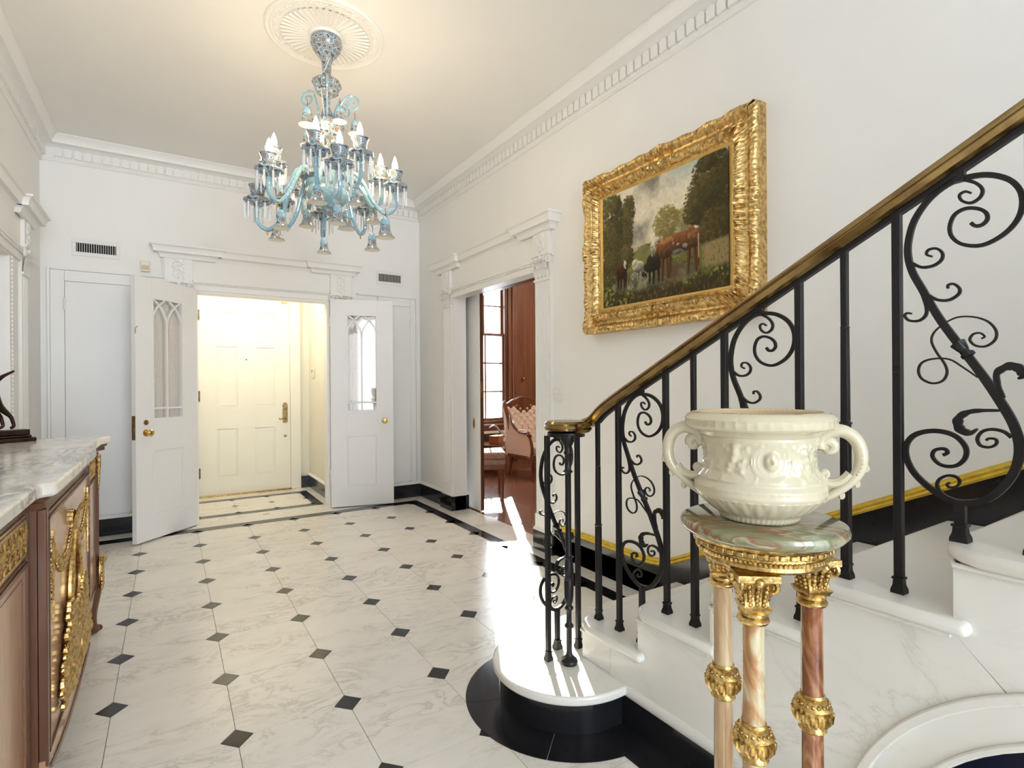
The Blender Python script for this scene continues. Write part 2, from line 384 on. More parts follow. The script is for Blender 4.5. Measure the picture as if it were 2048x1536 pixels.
# ---- walls and ceiling
ce = struct('ceiling', B(((XL-.3, YO, CZ), (6.8, 7.6, CZ+.15))), ceil_m, smooth=False)
OX0, OX1, OZ = .22, 1.44, 2.215
struct('wall_back', B(((XL-.3, YB, -.02), (OX0, YB+.13, CZ)), ((OX1, YB, -.02), (XR+.1, YB+.13, CZ)), ((OX0, YB, OZ), (OX1, YB+.13, CZ))), wall_m, smooth=False)
DY0, DY1, DZ = 3.52, 5.01, 2.27
struct('wall_right', B(((XR, YO, -.02), (XR+.12, DY0, CZ)), ((XR, DY1, -.02), (XR+.12, YB, CZ)), ((XR, DY0, DZ), (XR+.12, DY1, CZ))), wall_m, smooth=False)
struct('wall_left', B(((XL-.3, YO, -.02), (XL, 3.1, CZ)), ((XL-.3, 5.35, -.02), (XL, YB, CZ)), ((XL-.06, 4.84, -.02), (XL, 5.35, CZ)), ((XL-.3, 3.1, 2.215), (XL-.0605, 5.35, CZ)), ((XL-.0605, 3.1, 2.215), (XL, 4.839, CZ)), ((XL-.3, 3.1, -.02), (XL-.14, 5.35, 2.215))), wall_m, smooth=False)
# vestibule shell
struct('wall_vestibule_left', B(((-.10, YB+.13, -.02), (.03, 7.31, 2.9))), vest_m, smooth=False)
struct('wall_vestibule_right', B(((1.535, YB+.13, -.02), (1.66, 7.31, 2.9))), vest_m, smooth=False)
struct('ceiling.001', B(((-.1, YB+.13, 2.75), (1.66, 7.31, 2.9))), vest_m, smooth=False)
struct('wall_front', B(((-2, 7.31, -.02), (.27, 7.5, CZ)), ((1.31, 7.31, -.02), (3.54, 7.5, CZ)), ((.27, 7.31, 2.40), (1.31, 7.5, CZ)), ((4.55, 7.31, -.02), (6.8, 7.5, CZ)),
    ((3.54, 7.31, -.02), (4.55, 7.5, .70)), ((3.54, 7.31, 3.12), (4.55, 7.5, CZ))), vest_m, smooth=False)
# library shell
struct('wall_library', B(((XR+.26, 5.01, 0), (XR+.29, 7.31, CZ)), ((XR+.26, 2.4, 0), (XR+.29, 3.52, CZ)), ((XR+.26, 3.52, DZ+.02), (XR+.29, 5.01, CZ)), ((6.6, 2.4, 0), (6.75, 7.5, CZ)), ((2.76, 2.3, 0), (6.75, 2.45, CZ)),
    ((2.79, 7.27, 0), (3.50, 7.31, CZ)), ((4.60, 7.27, 0), (6.6, 7.31, CZ)), ((3.50, 7.27, 0), (4.60, 7.31, .68)), ((3.50, 7.27, 3.14), (4.60, 7.31, CZ))), wpanel_m, smooth=False)
struct('trim_library_pilaster', G().box((4.66, 7.235, .1), (4.76, 7.27, 3.2)).box((5.12, 7.235, .1), (5.22, 7.27, 3.2)), wpanel_m, bevel=.006)
struct('trim_library_beam', G().box((2.76, 6.9, 3.20), (6.6, 7.27, CZ)), wdark_m)
lf = struct('floor.001', B(((2.66, 2.4, -.12), (6.7, 7.31, -.006))), grout_m, smooth=False)
pl0 = None
for i in range(46):
    y = 2.45+.105*i+.0525; off = (i % 3)*.45
    for a, b in ((2.661, 3.6+off), (3.601+off, 6.6)):
        obj('floor_plank', B(((a, y-.0518, -.012), (b, y+.0518, 0))), plank_m, lf, smooth=False)
# ---- cornices
cprof = [(0,3.233),(.012,3.233),(.018,3.239),(.018,3.246),(.012,3.252),(.022,3.262),(.022,3.345),(.034,3.350),(.040,3.358),(.062,3.366),(.095,3.368),(.098,3.386),(.108,3.40),(.120,3.424),(.132,3.430),(.132,3.439),(0,3.439)]
def flute():
    g = G(); P = [(-.0262, 0), (.0262, 0), (.0262, .058)]+[(.0262*cos(a), .058+.017*sin(a)) for a in (rad(30), rad(60), rad(90), rad(120), rad(150))]+[(-.0262, .058)]
    return g.prism(P, 'y', -.021, 0)
f0 = None
for nm, path in (('trim_right_cornice', [(XR, YO), (XR, YB)]), ('trim_back_cornice', [(XR, YB), (XL, YB)]), ('trim_left_cornice', [(XL, YB), (XL, YO)])):
    t = struct(nm, G().sweep(cprof, path), trim_m)
    a, b = Vector(path[0]), Vector(path[1]); L = (b-a).length; d = (b-a)/L; n_ = Vector((-d.y, d.x)); k_ = int((L-.06)/.066)
    rz = math.atan2(n_.y, n_.x)+PI/2
    for i in range(k_):
        p = a+d*(.05+.066*i)+n_*.022
        if p.y < .8: continue
        if f0 is None:
            f0 = obj('flute', flute().xf(Matrix.Rotation(rz, 4, 'Z')), trim_m, smooth=True, origin=(0,0,0)); f0.parent = t; f0.location = Vector((p.x, p.y, 3.268))-WL[t]; f0m = rz
        else: inst('flute', f0, (p.x, p.y, 3.268), t, rz-f0m)
# ---- ceiling medallion
MC = (.813, 3.337)
prof = [(.345,3.44),(.345,3.432),(.335,3.427),(.325,3.432),(.318,3.434),(.31,3.428),(.30,3.433),(.27,3.435),(.262,3.432),(.255,3.433),(.10,3.426),(.09,3.415),(.06,3.41),(0,3.41)]
md = struct('trim_ceiling_medallion', G().lathe(prof, (MC[0], MC[1], 0), 64), trim_m)
def petal():
    V = []; F = []; n = 7
    for i in range(n+1):
        t = i/n; x = .105+.145*t; w = .0045+.0075*t; w *= 1 if i < n-1 else .8
        for j in range(5):
            u = (j-2)/2; V.append((x+(.006*(1-u*u) if i == n else 0), u*w, -.0085*(1-u*u)*(1-.6*(i == 0))))
    for i in range(n):
        for j in range(4): F.append((i*5+j, (i+1)*5+j, (i+1)*5+j+1, i*5+j+1))
    return G().add(V, F)
p0 = None
for i in range(44):
    a = 2*PI*i/44; z = 3.430
    if p0 is None: p0 = obj('petal', petal(), trim_m, origin=(0,0,0)); p0.parent = md; p0.location = Vector((*MC, z))-WL[md]; p0.rotation_euler.z = a
    else: inst('petal', p0, (*MC, z), md, a)
g = G()
for i in range(60):
    a = 2*PI*i/60; g.ball((MC[0]+.287*cos(a), MC[1]+.287*sin(a), 3.433), (.011, .011, .007), 6, 4)
obj('leaf_border', g, trim_m, md, kind='stuff')
# ---- baseboards
def base(nm, path, h=.15, d=.016, m=None):
    return struct(nm, G().sweep([(0, 0), (d, 0), (d, h), (0, h)], path), m or black_m, smooth=False)
def cap(nm, path, z=.15, h=.028, m=None, d=.022):
    return struct(nm, G().sweep([(0, z), (d*.9, z), (d, z+h*.35), (d*.7, z+h*.7), (d*.3, z+h), (0, z+h)], path), m or trim_m)
base('baseboard_back_right', [(XR, YB), (1.99, YB)]); cap('trim_back_right_base', [(XR, YB), (1.99, YB)])
base('baseboard_back_left', [(.05, YB), (XL, YB)]); cap('trim_back_left_base', [(.05, YB), (XL, YB)])
base('baseboard_right_far', [(2.66, DY1+.012), (XR-.035, DY1+.012), (XR-.035, 5.27), (XR, 5.27), (XR, YB)], d=.012); cap('trim_right_far_base', [(XR, 5.27), (XR, YB)])
base('baseboard_right_near', [(XR, 2.25), (XR, 3.29), (XR-.035, 3.29), (XR-.035, 3.53)], d=.014)
cap('trim_right_plinth_cap', [(XR-.025, 3.29), (XR-.025, 3.53)])
base('baseboard_vestibule_right', [(1.535, YB+.13), (1.535, 7.31)]); cap('trim_vestibule_right_base', [(1.535, YB+.13), (1.535, 7.31)])
base('baseboard_vestibule_end', [(1.535, 7.27), (1.31, 7.27)]); base('baseboard_left', [(XL, 4.8), (XL, YO)])
# raking black skirting and gilt moulding beside the stairs
RK = .494
def rz_(y): return .198+max(0, 2.24-y)*RK
ys = [3.29, 2.6, 2.36, 2.30, 2.25, 2.20, 2.14, 2.05, 1.0, 0, -1.6]
def ease(y):
    z = rz_(y)
    return z+.012 if abs(y-2.24) < .03 else (z+.004 if abs(y-2.24) < .1 else z)
V = []; F = []
for y in ys:
    z = ease(y); lo = max(0, z-.52) if y < 2.24 else 0
    V += [(XR-.014, y, lo), (XR-.014, y, z), (XR, y, z), (XR, y, lo)]
for i in range(len(ys)-1):
    for j in range(4): k_ = (j+1) % 4; F.append((i*4+j, i*4+k_, (i+1)*4+k_, (i+1)*4+j))
struct('baseboard_stair', G().add(V, F), black_m, smooth=False)
gp = [(0, 0), (.020, 0), (.026, .010), (.018, .020), (.022, .028), (.012, .040), (0, .044)]
V = []; F = []; n = len(gp)
for y in ys:
    for d, z in gp: V.append((XR-d, y, ease(y)+z))
for i in range(len(ys)-1):
    for j in range(n): k_ = (j+1) % n; F.append((i*n+j, i*n+k_, (i+1)*n+k_, (i+1)*n+j))
struct('trim_gilt_stair', G().add(V, F), goldtrim_m)

# ---- classical door surrounds
def pilaster_prof(w, d, nf=7):
    P = [(-w/2, 0), (-w/2, d)]; m = w*.08; fw = (w-2*m)/nf
    for i in range(nf):
        x = -w/2+m+i*fw; P += [(x+.12*fw, d), (x+.3*fw, d-.35*fw), (x+.7*fw, d-.35*fw), (x+.88*fw, d)]
    return P+[(w/2, d), (w/2, 0)]
def leaf(g, M, w, h, curl):
    V = []; F = []
    for i in range(7):
        t = i/6; ww = w*(.55+.5*sin(PI*min(t*1.1, 1)))*(1 if t < .8 else 1-.6*(t-.8)/.2)/2
        d = .006+.02*t*t+ (curl*max(0, t-.6)); z = h*t-(curl*1.2*max(0, t-.78))
        for j in (-1, 0, 1): V.append((j*ww, d+(.006 if j == 0 else 0), z))
    for i in range(6):
        for j in range(2): F.append((i*3+j, i*3+j+1, (i+1)*3+j+1, (i+1)*3+j))
    g.add([M @ Vector(p) for p in V], F)
def volute(g, M, c, r, w=.012, sgn=1):
    pts = [M @ Vector((c[0]+sgn*(p[0]-0), c[1], c[2]+p[1])) for p in spiral((0, 0), r, r*.18, PI/2, 1.6, 26)]
    g.tube(pts, [w*(1-.5*i/26) for i in range(27)], 6)
def capital(w, h, dproj):
    """leafy capital; local x along wall, y out of wall, z up from 0"""
    g = G(); I = Matrix.Identity(4)
    g.box((-w*.46, 0, 0), (w*.46, dproj, h)); g.box((-w*.5, 0, -.014), (w*.5, dproj+.012, .004))
    for i in range(4): leaf(g, Matrix.Translation((w*(-.36+.24*i), dproj, 0)), w*.24, h*.5, .10)
    for i in range(3): leaf(g, Matrix.Translation((w*(-.24+.24*i), dproj, h*.18)), w*.24, h*.62, .10)
    for s in (-1, 1): volute(g, I, (s*w*.46, dproj+.014, h*.72), w*.15, .011, s)
    g.ball((0, dproj+.02, h*.84), (.02, .016, .022), 8, 6)
    g.box((-w*.56, 0, h*.9), (w*.56, dproj+.03, h))
    return g
def vine(g, w, z0, z1, y):
    n = 5
    for i in range(n):
        z = z0+(z1-z0)*(i+.5)/n; s = 1 if i % 2 else -1
        pts = [(s*p[0], y, z+p[1]) for p in spiral((0, 0), w*.3, w*.06, -PI/2, 1.1, 14)]
        g.tube(pts, .0055, 5); g.ball((s*.0, y, z), (.009, .008, .009), 6, 4)
        g.ball((-s*w*.22, y-.001, z+.012), (.016, .006, .009), 6, 4)
def surround(nm, Mw, W, pw, top, caph, cornz, prj, with_pil=True, ext=(0, 0)):
    """W: half width of opening; local x along wall, y out of wall"""
    pd = .028
    ax = W+pw/2
    fz0, fz1 = top+.09, cornz-.085            # frieze
    g = G().box((-W-pw-.005, 0, fz0), (W+pw+.005, .022, fz1))
    t = struct(nm, g.xf(Mw), trim_m, bevel=.002)
    def add(name, g, **k): return obj(name, g.xf(Mw), trim_m, t, **k)
    # architrave and lower beads
    add('architrave', G().box((-W-.005, 0, top), (W+.005, .026, top+.055)).box((-W-.005, 0, top+.055), (W+.005, .034, top+.072)).box((-W-.005, 0, top+.072), (W+.005, .042, fz0+.006)), bevel=.003)
    g = G()
    for i in range(int(2*W/.026)): g.ball((-W+.013+.026*i, .036, top+.063), (.010, .006, .007), 6, 4)
    add('bead_row', g, kind='stuff')
    # upper bed mould and cornice with forward breaks over the pilasters
    cz = cornz
    pr = [(0, -.115), (.020, -.115), (.026, -.100), (.030, -.085), (.045, -.072), (prj*.72, -.072), (prj*.76, -.040), (prj*.85, -.022), (prj, -.014), (prj, 0), (0, 0)]
    bx = W-.16
    def corn(x0, x1, extra):
        q_ = [(d+(extra if 0 < i < len(pr)-1 else 0), z+cz) for i, (d, z) in enumerate(pr)]
        return G().sweep(q_, [(x1, 0), (x1-1e-4, 0), (x0, 0)] if False else [(x0, 0), (x1, 0)])
    def wrap(x0, x1):
        q_ = [(d, z+cz) for d, z in pr]
        # returns at both ends: path runs out of the wall, along, back in (left normal points outwards)
        e = .035; p_ = [(x1, 0), (x1, e), (x0, e), (x0, 0)]
        return G().sweep([(-d, z) for d, z in q_], p_)
    add('cornice', G().sweep([(d, z+cz) for d, z in pr], [(-bx, 0), (bx, 0)]), ang=30)
    for s in (-1, 1):
        x0, x1 = sorted((s*bx, s*(W+pw+(ext[1] if s > 0 else ext[0]))))
        add('cornice_break', wrap(x0, x1), ang=30)
        c = s*ax
        g = G().box((c-pw*.46, 0, fz0-.03), (c+pw*.46, .045, fz1+.01))
        add('console_block', g.prism([(c-pw*.46, fz1-.01), (c+pw*.46, fz1-.01), (c+pw*.66, fz1+.03), (c-pw*.66, fz1+.03)], 'y', 0, .062), bevel=.003)
        g = G(); vine(g, pw*.72, fz0+.0, fz1-.03, .047); g.xf(Matrix.Translation((c, 0, 0)))
        add('carved_vine', g, kind='stuff')
        if with_pil:
            zc_ = top-.075
            add('fluted_pilaster', G().prism([(p[0]+c, p[1]) for p in pilaster_prof(pw*.9, pd)], 'z', .28, zc_), ang=20)
            add('plinth', G().box((c-pw*.5, 0, .15), (c+pw*.5, pd+.008, .28)).box((c-pw*.53, 0, .15), (c+pw*.53, pd+.014, .175)), bevel=.004)
            add('capital', capital(pw*.92, caph, pd).xf(Matrix.Translation((c, 0, zc_))))
        else:
            add('capital', capital(pw*.92, .09, .03).xf(Matrix.Translation((c, 0, fz0-.115))))
    return t
yc = (DY0+DY1)/2
MR = Matrix.Translation((XR, yc, 0)) @ Matrix.Rotation(PI/2, 4, 'Z')
surround('trim_right_door_surround', MR, (DY1-DY0)/2, .225, 2.212, .20, 2.615, .10, ext=(.01, .07))
ML = Matrix.Translation((XL, 3.97, 0)) @ Matrix.Rotation(-PI/2, 4, 'Z')
surround('trim_left_door_surround', ML, 1.11, .225, 2.212, .20, 2.63, .10, ext=(.07, .07))
MB = Matrix.Translation((.825, YB, 0)) @ Matrix.Rotation(PI, 4, 'Z')
surround('trim_entry_surround', MB, .625, .245, 2.225, .1, 2.62, .10, False)
# architrave jambs, reveals
struct('trim_entry_jamb_left', B(((OX0-.02, YB-.012, 0), (OX0+.012, YB+.13, OZ))), trim_m, bevel=.003)
struct('trim_entry_jamb_right', B(((OX1-.012, YB-.012, 0), (OX1+.02, YB+.13, OZ))), trim_m, bevel=.003)
struct('trim_entry_head', B(((OX0, YB-.012, OZ-.012), (OX1, YB+.13, OZ+.02))), trim_m, bevel=.003)
struct('trim_right_door_jamb_far', B(((XR-.02, DY1-.008, .15), (2.632, DY1+.02, DZ-.003))), trim_m)
struct('trim_right_door_head', B(((XR+.0, DY0, 2.213), (2.60, DY1, DZ)), ((2.60, DY0, DZ-.005), (2.745, DY1, DZ+.03))), trim_m)
struct('trim_library_door_head', B(((2.745, DY0-.2, 2.26), (2.82, DY1+.2, 2.46)), ((2.745, DY0-.2, 0), (2.82, DY0-.02, 2.26))), wdark_m)
# closet casings either side
def casing(nm, pts, y, d=.03, w=.085):
    g = G()
    for (x0, z0, x1, z1) in pts: g.box((x0, y-d*.6, z0), (x1, y, z1)); 
    return struct(nm, g, trim_m, bevel=.004)
casing('trim_closet_left', [(-.845, 0.178, -.75, 2.315), (-.75, 2.222, .05, 2.315), (.05, 0, .20, 2.315)], YB)
struct('trim_closet_left_edge', B(((-.865, YB-.03, .178), (-.845, YB, 2.333)), ((-.845, YB-.03, 2.315), (.0, YB, 2.333))), trim_m, bevel=.004)
casing('trim_closet_right', [(2.375, .178, 2.44, 2.315), (1.99, 2.222, 2.375, 2.315), (1.46, 0, 1.99-.02, 2.315)], YB)
struct('trim_closet_right_edge', B(((2.44, YB-.03, .178), (2.46, YB, 2.333)), ((1.75, YB-.03, 2.315), (2.44, YB, 2.333))), trim_m, bevel=.004)

# ---- doors
def hinge(parent, x, y, z, m, h=.09, M=None, n='hinge'):
    g = G().lathe([(.0, 0), (.008, .002), (.008, h-.002), (0, h)], (x, y, z), 8).box((x-.012, y+.004, z+.006), (x+.012, y+.009, z+h-.006))
    if M is not None: g.xf(M)
    return obj(n, g, m, parent)
def slab(w, h, t, cells, glaze=None, inset=.009):
    """door slab in local x 0..w, y 0..-t (front at y=-t... both faces), z 0..h with recessed cells; glaze is an open cell"""
    xs = sorted({0, w} | {c[0] for c in cells} | {c[2] for c in cells} | ({glaze[0], glaze[2]} if glaze else set()))
    zs = sorted({0, h} | {c[1] for c in cells} | {c[3] for c in cells} | ({glaze[1], glaze[3]} if glaze else set()))
    g = G()
    for i in range(len(xs)-1):
        for j in range(len(zs)-1):
            cx, cz_ = (xs[i]+xs[i+1])/2, (zs[j]+zs[j+1])/2
            if glaze and glaze[0] < cx < glaze[2] and glaze[1] < cz_ < glaze[3]: continue
            rec = any(c[0] < cx < c[2] and c[1] < cz_ < c[3] for c in cells)
            tt = t/2-(inset if rec else 0); g.box((xs[i], -tt, zs[j]), (xs[i+1], tt, zs[j+1]))
    return g
def panel(c, t, inset, rise, b):
    """raised field with sloping margin on both faces"""
    x0, z0, x1, z1 = c; g = G()
    for s in (-1, 1):
        y0, y1 = s*(t/2-inset), s*(t/2-inset+rise)
        m = .012
        A = [(x0+m, y0, z0+m), (x1-m, y0, z0+m), (x1-m, y0, z1-m), (x0+m, y0, z1-m), (x0+b, y1, z0+b), (x1-b, y1, z0+b), (x1-b, y1, z1-b), (x0+b, y1, z1-b)]
        g.add(A, [(0,1,5,4),(1,2,6,5),(2,3,7,6),(3,0,4,7),(4,5,6,7)])
        f = s*(t/2)
        g.ring(x0-.002, x1+.002, z0-.002, z1+.002, .014, min(f-s*.008, f+s*.002), max(f-s*.008, f+s*.002))
    return g
# front door
YF = 7.285
Mf = Matrix.Translation((.285, YF+.02, .012))
cells = [(.178, .19, .425, .80), (.593, .19, .845, .80), (.178, 1.03, .425, 1.79), (.593, 1.03, .845, 1.79), (.178, 1.97, .425, 2.205), (.593, 1.97, .845, 2.205)]
d1 = struct('door_1', slab(1.01, 2.375, .045, cells).xf(Mf), vest_m, smooth=False)
for c in cells: obj('raised_panel', panel(c, .045, .009, .006, .045).xf(Mf), vest_m, d1, smooth=False)
hp = obj('handle_plate', G().prism([(-.022, -.12), (.022, -.12), (.03, -.10), (.03, .10), (.022, .125), (0, .14), (-.022, .125), (-.03, .10), (-.03, -.10)], 'y', -.006, 0).xf(Matrix.Translation((1.237, YF-.003, .965))), oldbrass_m, d1, bevel=.002)
obj('lever', G().tube(smoothpath([(1.237, YF-.01, .90), (1.237, YF-.055, .90), (1.215, YF-.06, .905), (1.18, YF-.058, .895), (1.155, YF-.055, .905)], 4), .008, 8).lathe([(0, 0), (.018, .003), (.014, .01), (0, .012)], (0, 0, 0), 12, Matrix.Translation((1.237, YF-.01, .90)) @ Matrix.Rotation(PI/2, 4, 'X')), oldbrass_m, hp)
obj('deadbolt_turn', G().lathe([(0, 0), (.017, .002), (.015, .012), (0, .014)], (0, 0, 0), 12, Matrix.Translation((1.237, YF-.005, 1.03)) @ Matrix.Rotation(PI/2, 4, 'X')), oldbrass_m, hp)
def stud(nm, x, z, r, m): return obj(nm, G().lathe([(0, 0), (r, .001), (r*.8, .008), (0, .01)], (0, 0, 0), 12, Matrix.Translation((x, YF-.002, z)) @ Matrix.Rotation(PI/2, 4, 'X')), m, d1)
stud('lower_lock', 1.237, .678, .017, oldbrass_m); stud('peephole', .797, 1.637, .010, oldbrass_m); stud('bell_button', .797, 1.525, .009, white_m)
for z in (2.09, 1.13, .22): hinge(d1, .292, YF-.008, z, oldbrass_m, .13)
obj('top_latch', B(((1.2, YF-.012, 2.355), (1.27, YF, 2.375))), brass_m, d1)
struct('trim_front_door_frame', B(((.20, YF-.035, 0), (.283, YF+.06, 2.46)), ((1.297, YF-.035, 0), (1.42, YF+.06, 2.46)), ((.283, YF-.035, 2.395), (1.297, YF+.06, 2.46))), vest_m, bevel=.006)
struct('trim_front_door_sill', B(((.28, YF-.05, 0), (1.30, YF+.05, .012))), brass_m, bevel=.003)
struct('trim_sill_edge', B(((.28, YF-.058, 0), (1.30, YF-.05, .022))), oldbrass_m)

# glazed leaves of the inner doors
def gleaf(nm, hx, fr, nm_w, knobs):
    hx, fr = Vector(hx), Vector(fr); d = (fr-hx); w = d.length; a = math.atan2(d.y, d.x)
    M = Matrix.Translation(hx) @ Matrix.Rotation(a, 4, 'Z') @ Matrix.Translation((0, 0, .012))
    t = .042; h = 2.225; gl = (.162, 1.02, .485, 2.065); c = (.152, .20, .487, .765)
    D = struct(nm, slab(w, h, t, [c], gl).xf(M), door_m, smooth=False, bevel=.002)
    obj('lower_panel', panel(c, t, .009, .004, .03).xf(M), door_m, D, smooth=False)
    x0, z0, x1, z1 = gl; xm = (x0+x1)/2; zs = z0+.80; W2 = xm-x0
    def strip(pts): return G().tube([M @ Vector((p[0], 0, p[1])) for p in pts], .0075, 4, (1, 1.9), up=M.to_3x3() @ Vector((0, 1, 0)))
    fr_ = G().ring(x0-.006, x1+.006, z0-.006, z1+.006, .018, -.025, .025).xf(M)
    obj('glazing_bead', fr_, door_m, D, smooth=False)
    obj('glazing_bar', strip([(xm, z0), (xm, zs)]), door_m, D); obj('glazing_bar', strip([(x0, z0+.095), (x1, z0+.095)]), door_m, D)
    R = 2*W2
    def arc(c, s, a1):   # arcs of interlaced lancets
        return [(c+s*(R*cos(t_)), zs+R*(z1-zs)/(R*.866)*sin(t_)) for t_ in np.linspace(0, a1, 14)]
    for cc, s, a1 in ((x0+R, -1, rad(60)), (x1-R, 1, rad(60)), (xm+R, -1, rad(60)), (xm-R, 1, rad(60))):
        P = [p for p in arc(cc, s, a1) if x0-.001 <= p[0] <= x1+.001 and p[1] <= z1]
        obj('tracery_bar', strip(P), door_m, D)
    obj('pane', G().box((x0, -.002, z0), (x1, .002, z1)).xf(M), dpane_m, D, smooth=False)
    # gathered sheer curtain on the far face
    s = 1 if nm_w > 0 else -1
    V = []; F = []; n = 72
    for i in range(n+1):
        u = i/n; x = x0-.02+(x1-x0+.04)*u; y = s*(.038+.011*sin(u*2*PI*11)+.004*sin(u*2*PI*4+1))
        V += [(x, y, z0-.02), (x, y, z1+.02)]
    for i in range(n): F.append((2*i, 2*i+2, 2*i+3, 2*i+1))
    obj('sheer_curtain', G().add(V, F).xf(M), sheer_m, D)
    fs = -s
    for (z, r, L) in knobs:
        Mk = M @ Matrix.Translation((w-.095, fs*t/2, z)) @ Matrix.Rotation(-fs*PI/2, 4, 'X')
        if L: g = G().lathe([(0, 0), (.03, 0), (.03, .004), (.012, .008), (.010, .03), (.026, .042), (.029, .055), (.02, .066), (0, .069)], seg=18, M=Mk)
        else: g = G().lathe([(0, 0), (r, 0), (r, .006), (r*.6, .012), (0, .013)], seg=16, M=Mk)
        obj('door_knob' if L else 'deadlock', g, brass_m if L else oldbrass_m, D)
    for z in (1.93, .3):
        obj('hinge', G().lathe([(0, 0), (.008, 0), (.008, .1), (0, .1)], seg=8).xf(M @ Matrix.Translation((-.006, fs*.02, z))), white_m, D)
    return D, M, w, t, fs
D2, M2, w2, t2, s2 = gleaf('door_2', (.205, 5.865, 0), (-.25, 5.405, 0), -1, [(.925-.012, .02, 1), (1.0, .022, 0)])
obj('lock_strip', G().box((w2, -.016, .86), (w2+.003, .016, 1.06)).box((w2+.003, -.008, .93), (w2+.012, .008, .96)).xf(M2), oldbrass_m, D2)
obj('latch_pull', G().tube([M2 @ Vector((w2-.02, s2*.021, 1.80)), M2 @ Vector((w2+.006, s2*.03, 1.79)), M2 @ Vector((w2+.008, s2*.03, 1.74))], .004, 6), oldbrass_m, D2)
D3, M3, w3, t3, s3 = gleaf('door_3', (1.452, 5.865, 0), (2.085, 5.70, 0), 1, [(.925-.012, .02, 1)])
# flat closet doors
d4 = struct('door_4', B(((-.747, YB-.022, .19), (.05, YB-.001, 2.219))), door_m, bevel=.002); d5 = struct('door_5', B(((1.99, YB-.022, .19), (2.372, YB-.001, 2.219))), door_m, bevel=.002)
for d, x in ((d4, -.749), (d5, 2.374)):
    for z in (1.97, .28): hinge(d, x, YB-.03, z, white_m, .11)
# sliding leaves of the library doorway
def pocket(nm, y0, y1, face):
    D = struct(nm, B(((2.635, y0, .008), (2.662, y1, 2.262))), door_m, bevel=.002)
    obj('wood_edge', B(((2.6625, y0, .008), (2.68, y1, 2.262)), ((2.645, y0-.004 if face > 0 else y0, .008), (2.68, y1, 2.262))), wdark_m, D)
    return D
d6c = [(.215, .15, .62, .79), (.215, 1.10, .62, 1.72), (.215, 1.90, .62, 2.12)]
Md = Matrix(((0, -1, 0, 2.7005), (1, 0, 0, 4.82), (0, 0, 1, .008), (0, 0, 0, 1)))
d6 = struct('door_6', slab(.86, 2.254, .027, d6c, inset=.0095).xf(Md), door_m, smooth=False)
for c in d6c: obj('raised_panel', panel(c, .027, .0095, .004, .05).xf(Md), door_m, d6, smooth=False)
obj('wood_edge', B(((2.7145, 4.82, .008), (2.735, 5.66, 2.262)), ((2.697, 4.814, .008), (2.735, 4.8195, 2.262))), wdark_m, d6)
def oval(D, y, z, dx=0, nm='flush_pull'):
    f = obj(nm, G().prism([(y+.022*cos(a), z+.058*sin(a)) for a in np.linspace(0, 2*PI, 20)[:-1]], 'x', 2.631+dx, 2.6355+dx), brass_m, D, bevel=.002)
    obj('pull_recess', G().prism([(y+.013*cos(a), z+.045*sin(a)) for a in np.linspace(0, 2*PI, 20)[:-1]], 'x', 2.6302+dx, 2.6325+dx), oldbrass_m, f)
oval(d6, 4.935, .905, .0515)
obj('lock_face', B(((2.70, 4.808, 1.17), (2.724, 4.8145, 1.34))), brass_m, d6, bevel=.001)
d7 = pocket('door_7', 2.85, 3.62, -1)
obj('lock_face', B(((2.629, 3.585, 1.24), (2.6352, 3.615, 1.39)), ((2.627, 3.592, 1.29), (2.6352, 3.608, 1.33))), brass_m, d7, bevel=.002); oval(d7, 3.57, .94)
# left doorway: closed panelled door in the recess with the corner of a gilt frame
d8 = struct('door_8', B(((XL-.139, 3.1, 0), (XL-.11, 5.3, 2.215))), door_m, bevel=.003)
struct('trim_left_jamb', B(((XL-.065, 4.83, 0), (XL+.012, 5.06, 2.212)), ((XL-.065, 3.1, 2.2), (XL+.015, 4.829, 2.22))), trim_m, bevel=.003)
g = G()
for i in range(70): g.ball((XL+.014, 4.885, .2+.029*i), (.006, .007, .011), 6, 4)
struct('trim_left_egg_moulding', g, trim_m)
# library window
wf = struct('window_1', B(((3.50, 7.30, .70), (3.54, 7.46, 3.12)), ((4.545, 7.30, .70), (4.60, 7.46, 3.12)), ((3.5, 7.30, 3.07), (4.6, 7.46, 3.14)), ((3.5, 7.28, .68), (4.6, 7.46, .735))), wdark_m, bevel=.004)
def sash(z0, z1, y, hb):
    s_ = obj('sash', B(((3.54, y, z0), (3.57, y+.035, z1)), ((4.515, y, z0), (4.545, y+.035, z1)), ((3.57, y, z0), (4.515, y+.035, z0+.045)), ((3.57, y, z1-.04), (4.515, y+.035, z1))), wpanel_m, wf, bevel=.003)
    for x in (3.877, 4.207): obj('glazing_bar', B(((x-.012, y+.004, z0), (x+.012, y+.03, z1))), wpanel_m, s_)
    for z in hb: obj('glazing_bar', B(((3.55, y+.006, z-.011), (4.53, y+.028, z+.011))), wpanel_m, s_)
    obj('pane', B(((3.55, y+.015, z0+.02), (4.53, y+.019, z1-.02))), pane_m, s_, smooth=False)
sash(.735, 2.125, 7.34, (1.198, 1.65)); sash(2.085, 3.07, 7.38, (2.565,))
struct('trim_window_stool', B(((3.42, 7.20, .66), (4.68, 7.31, .69))), wpanel_m, bevel=.006)
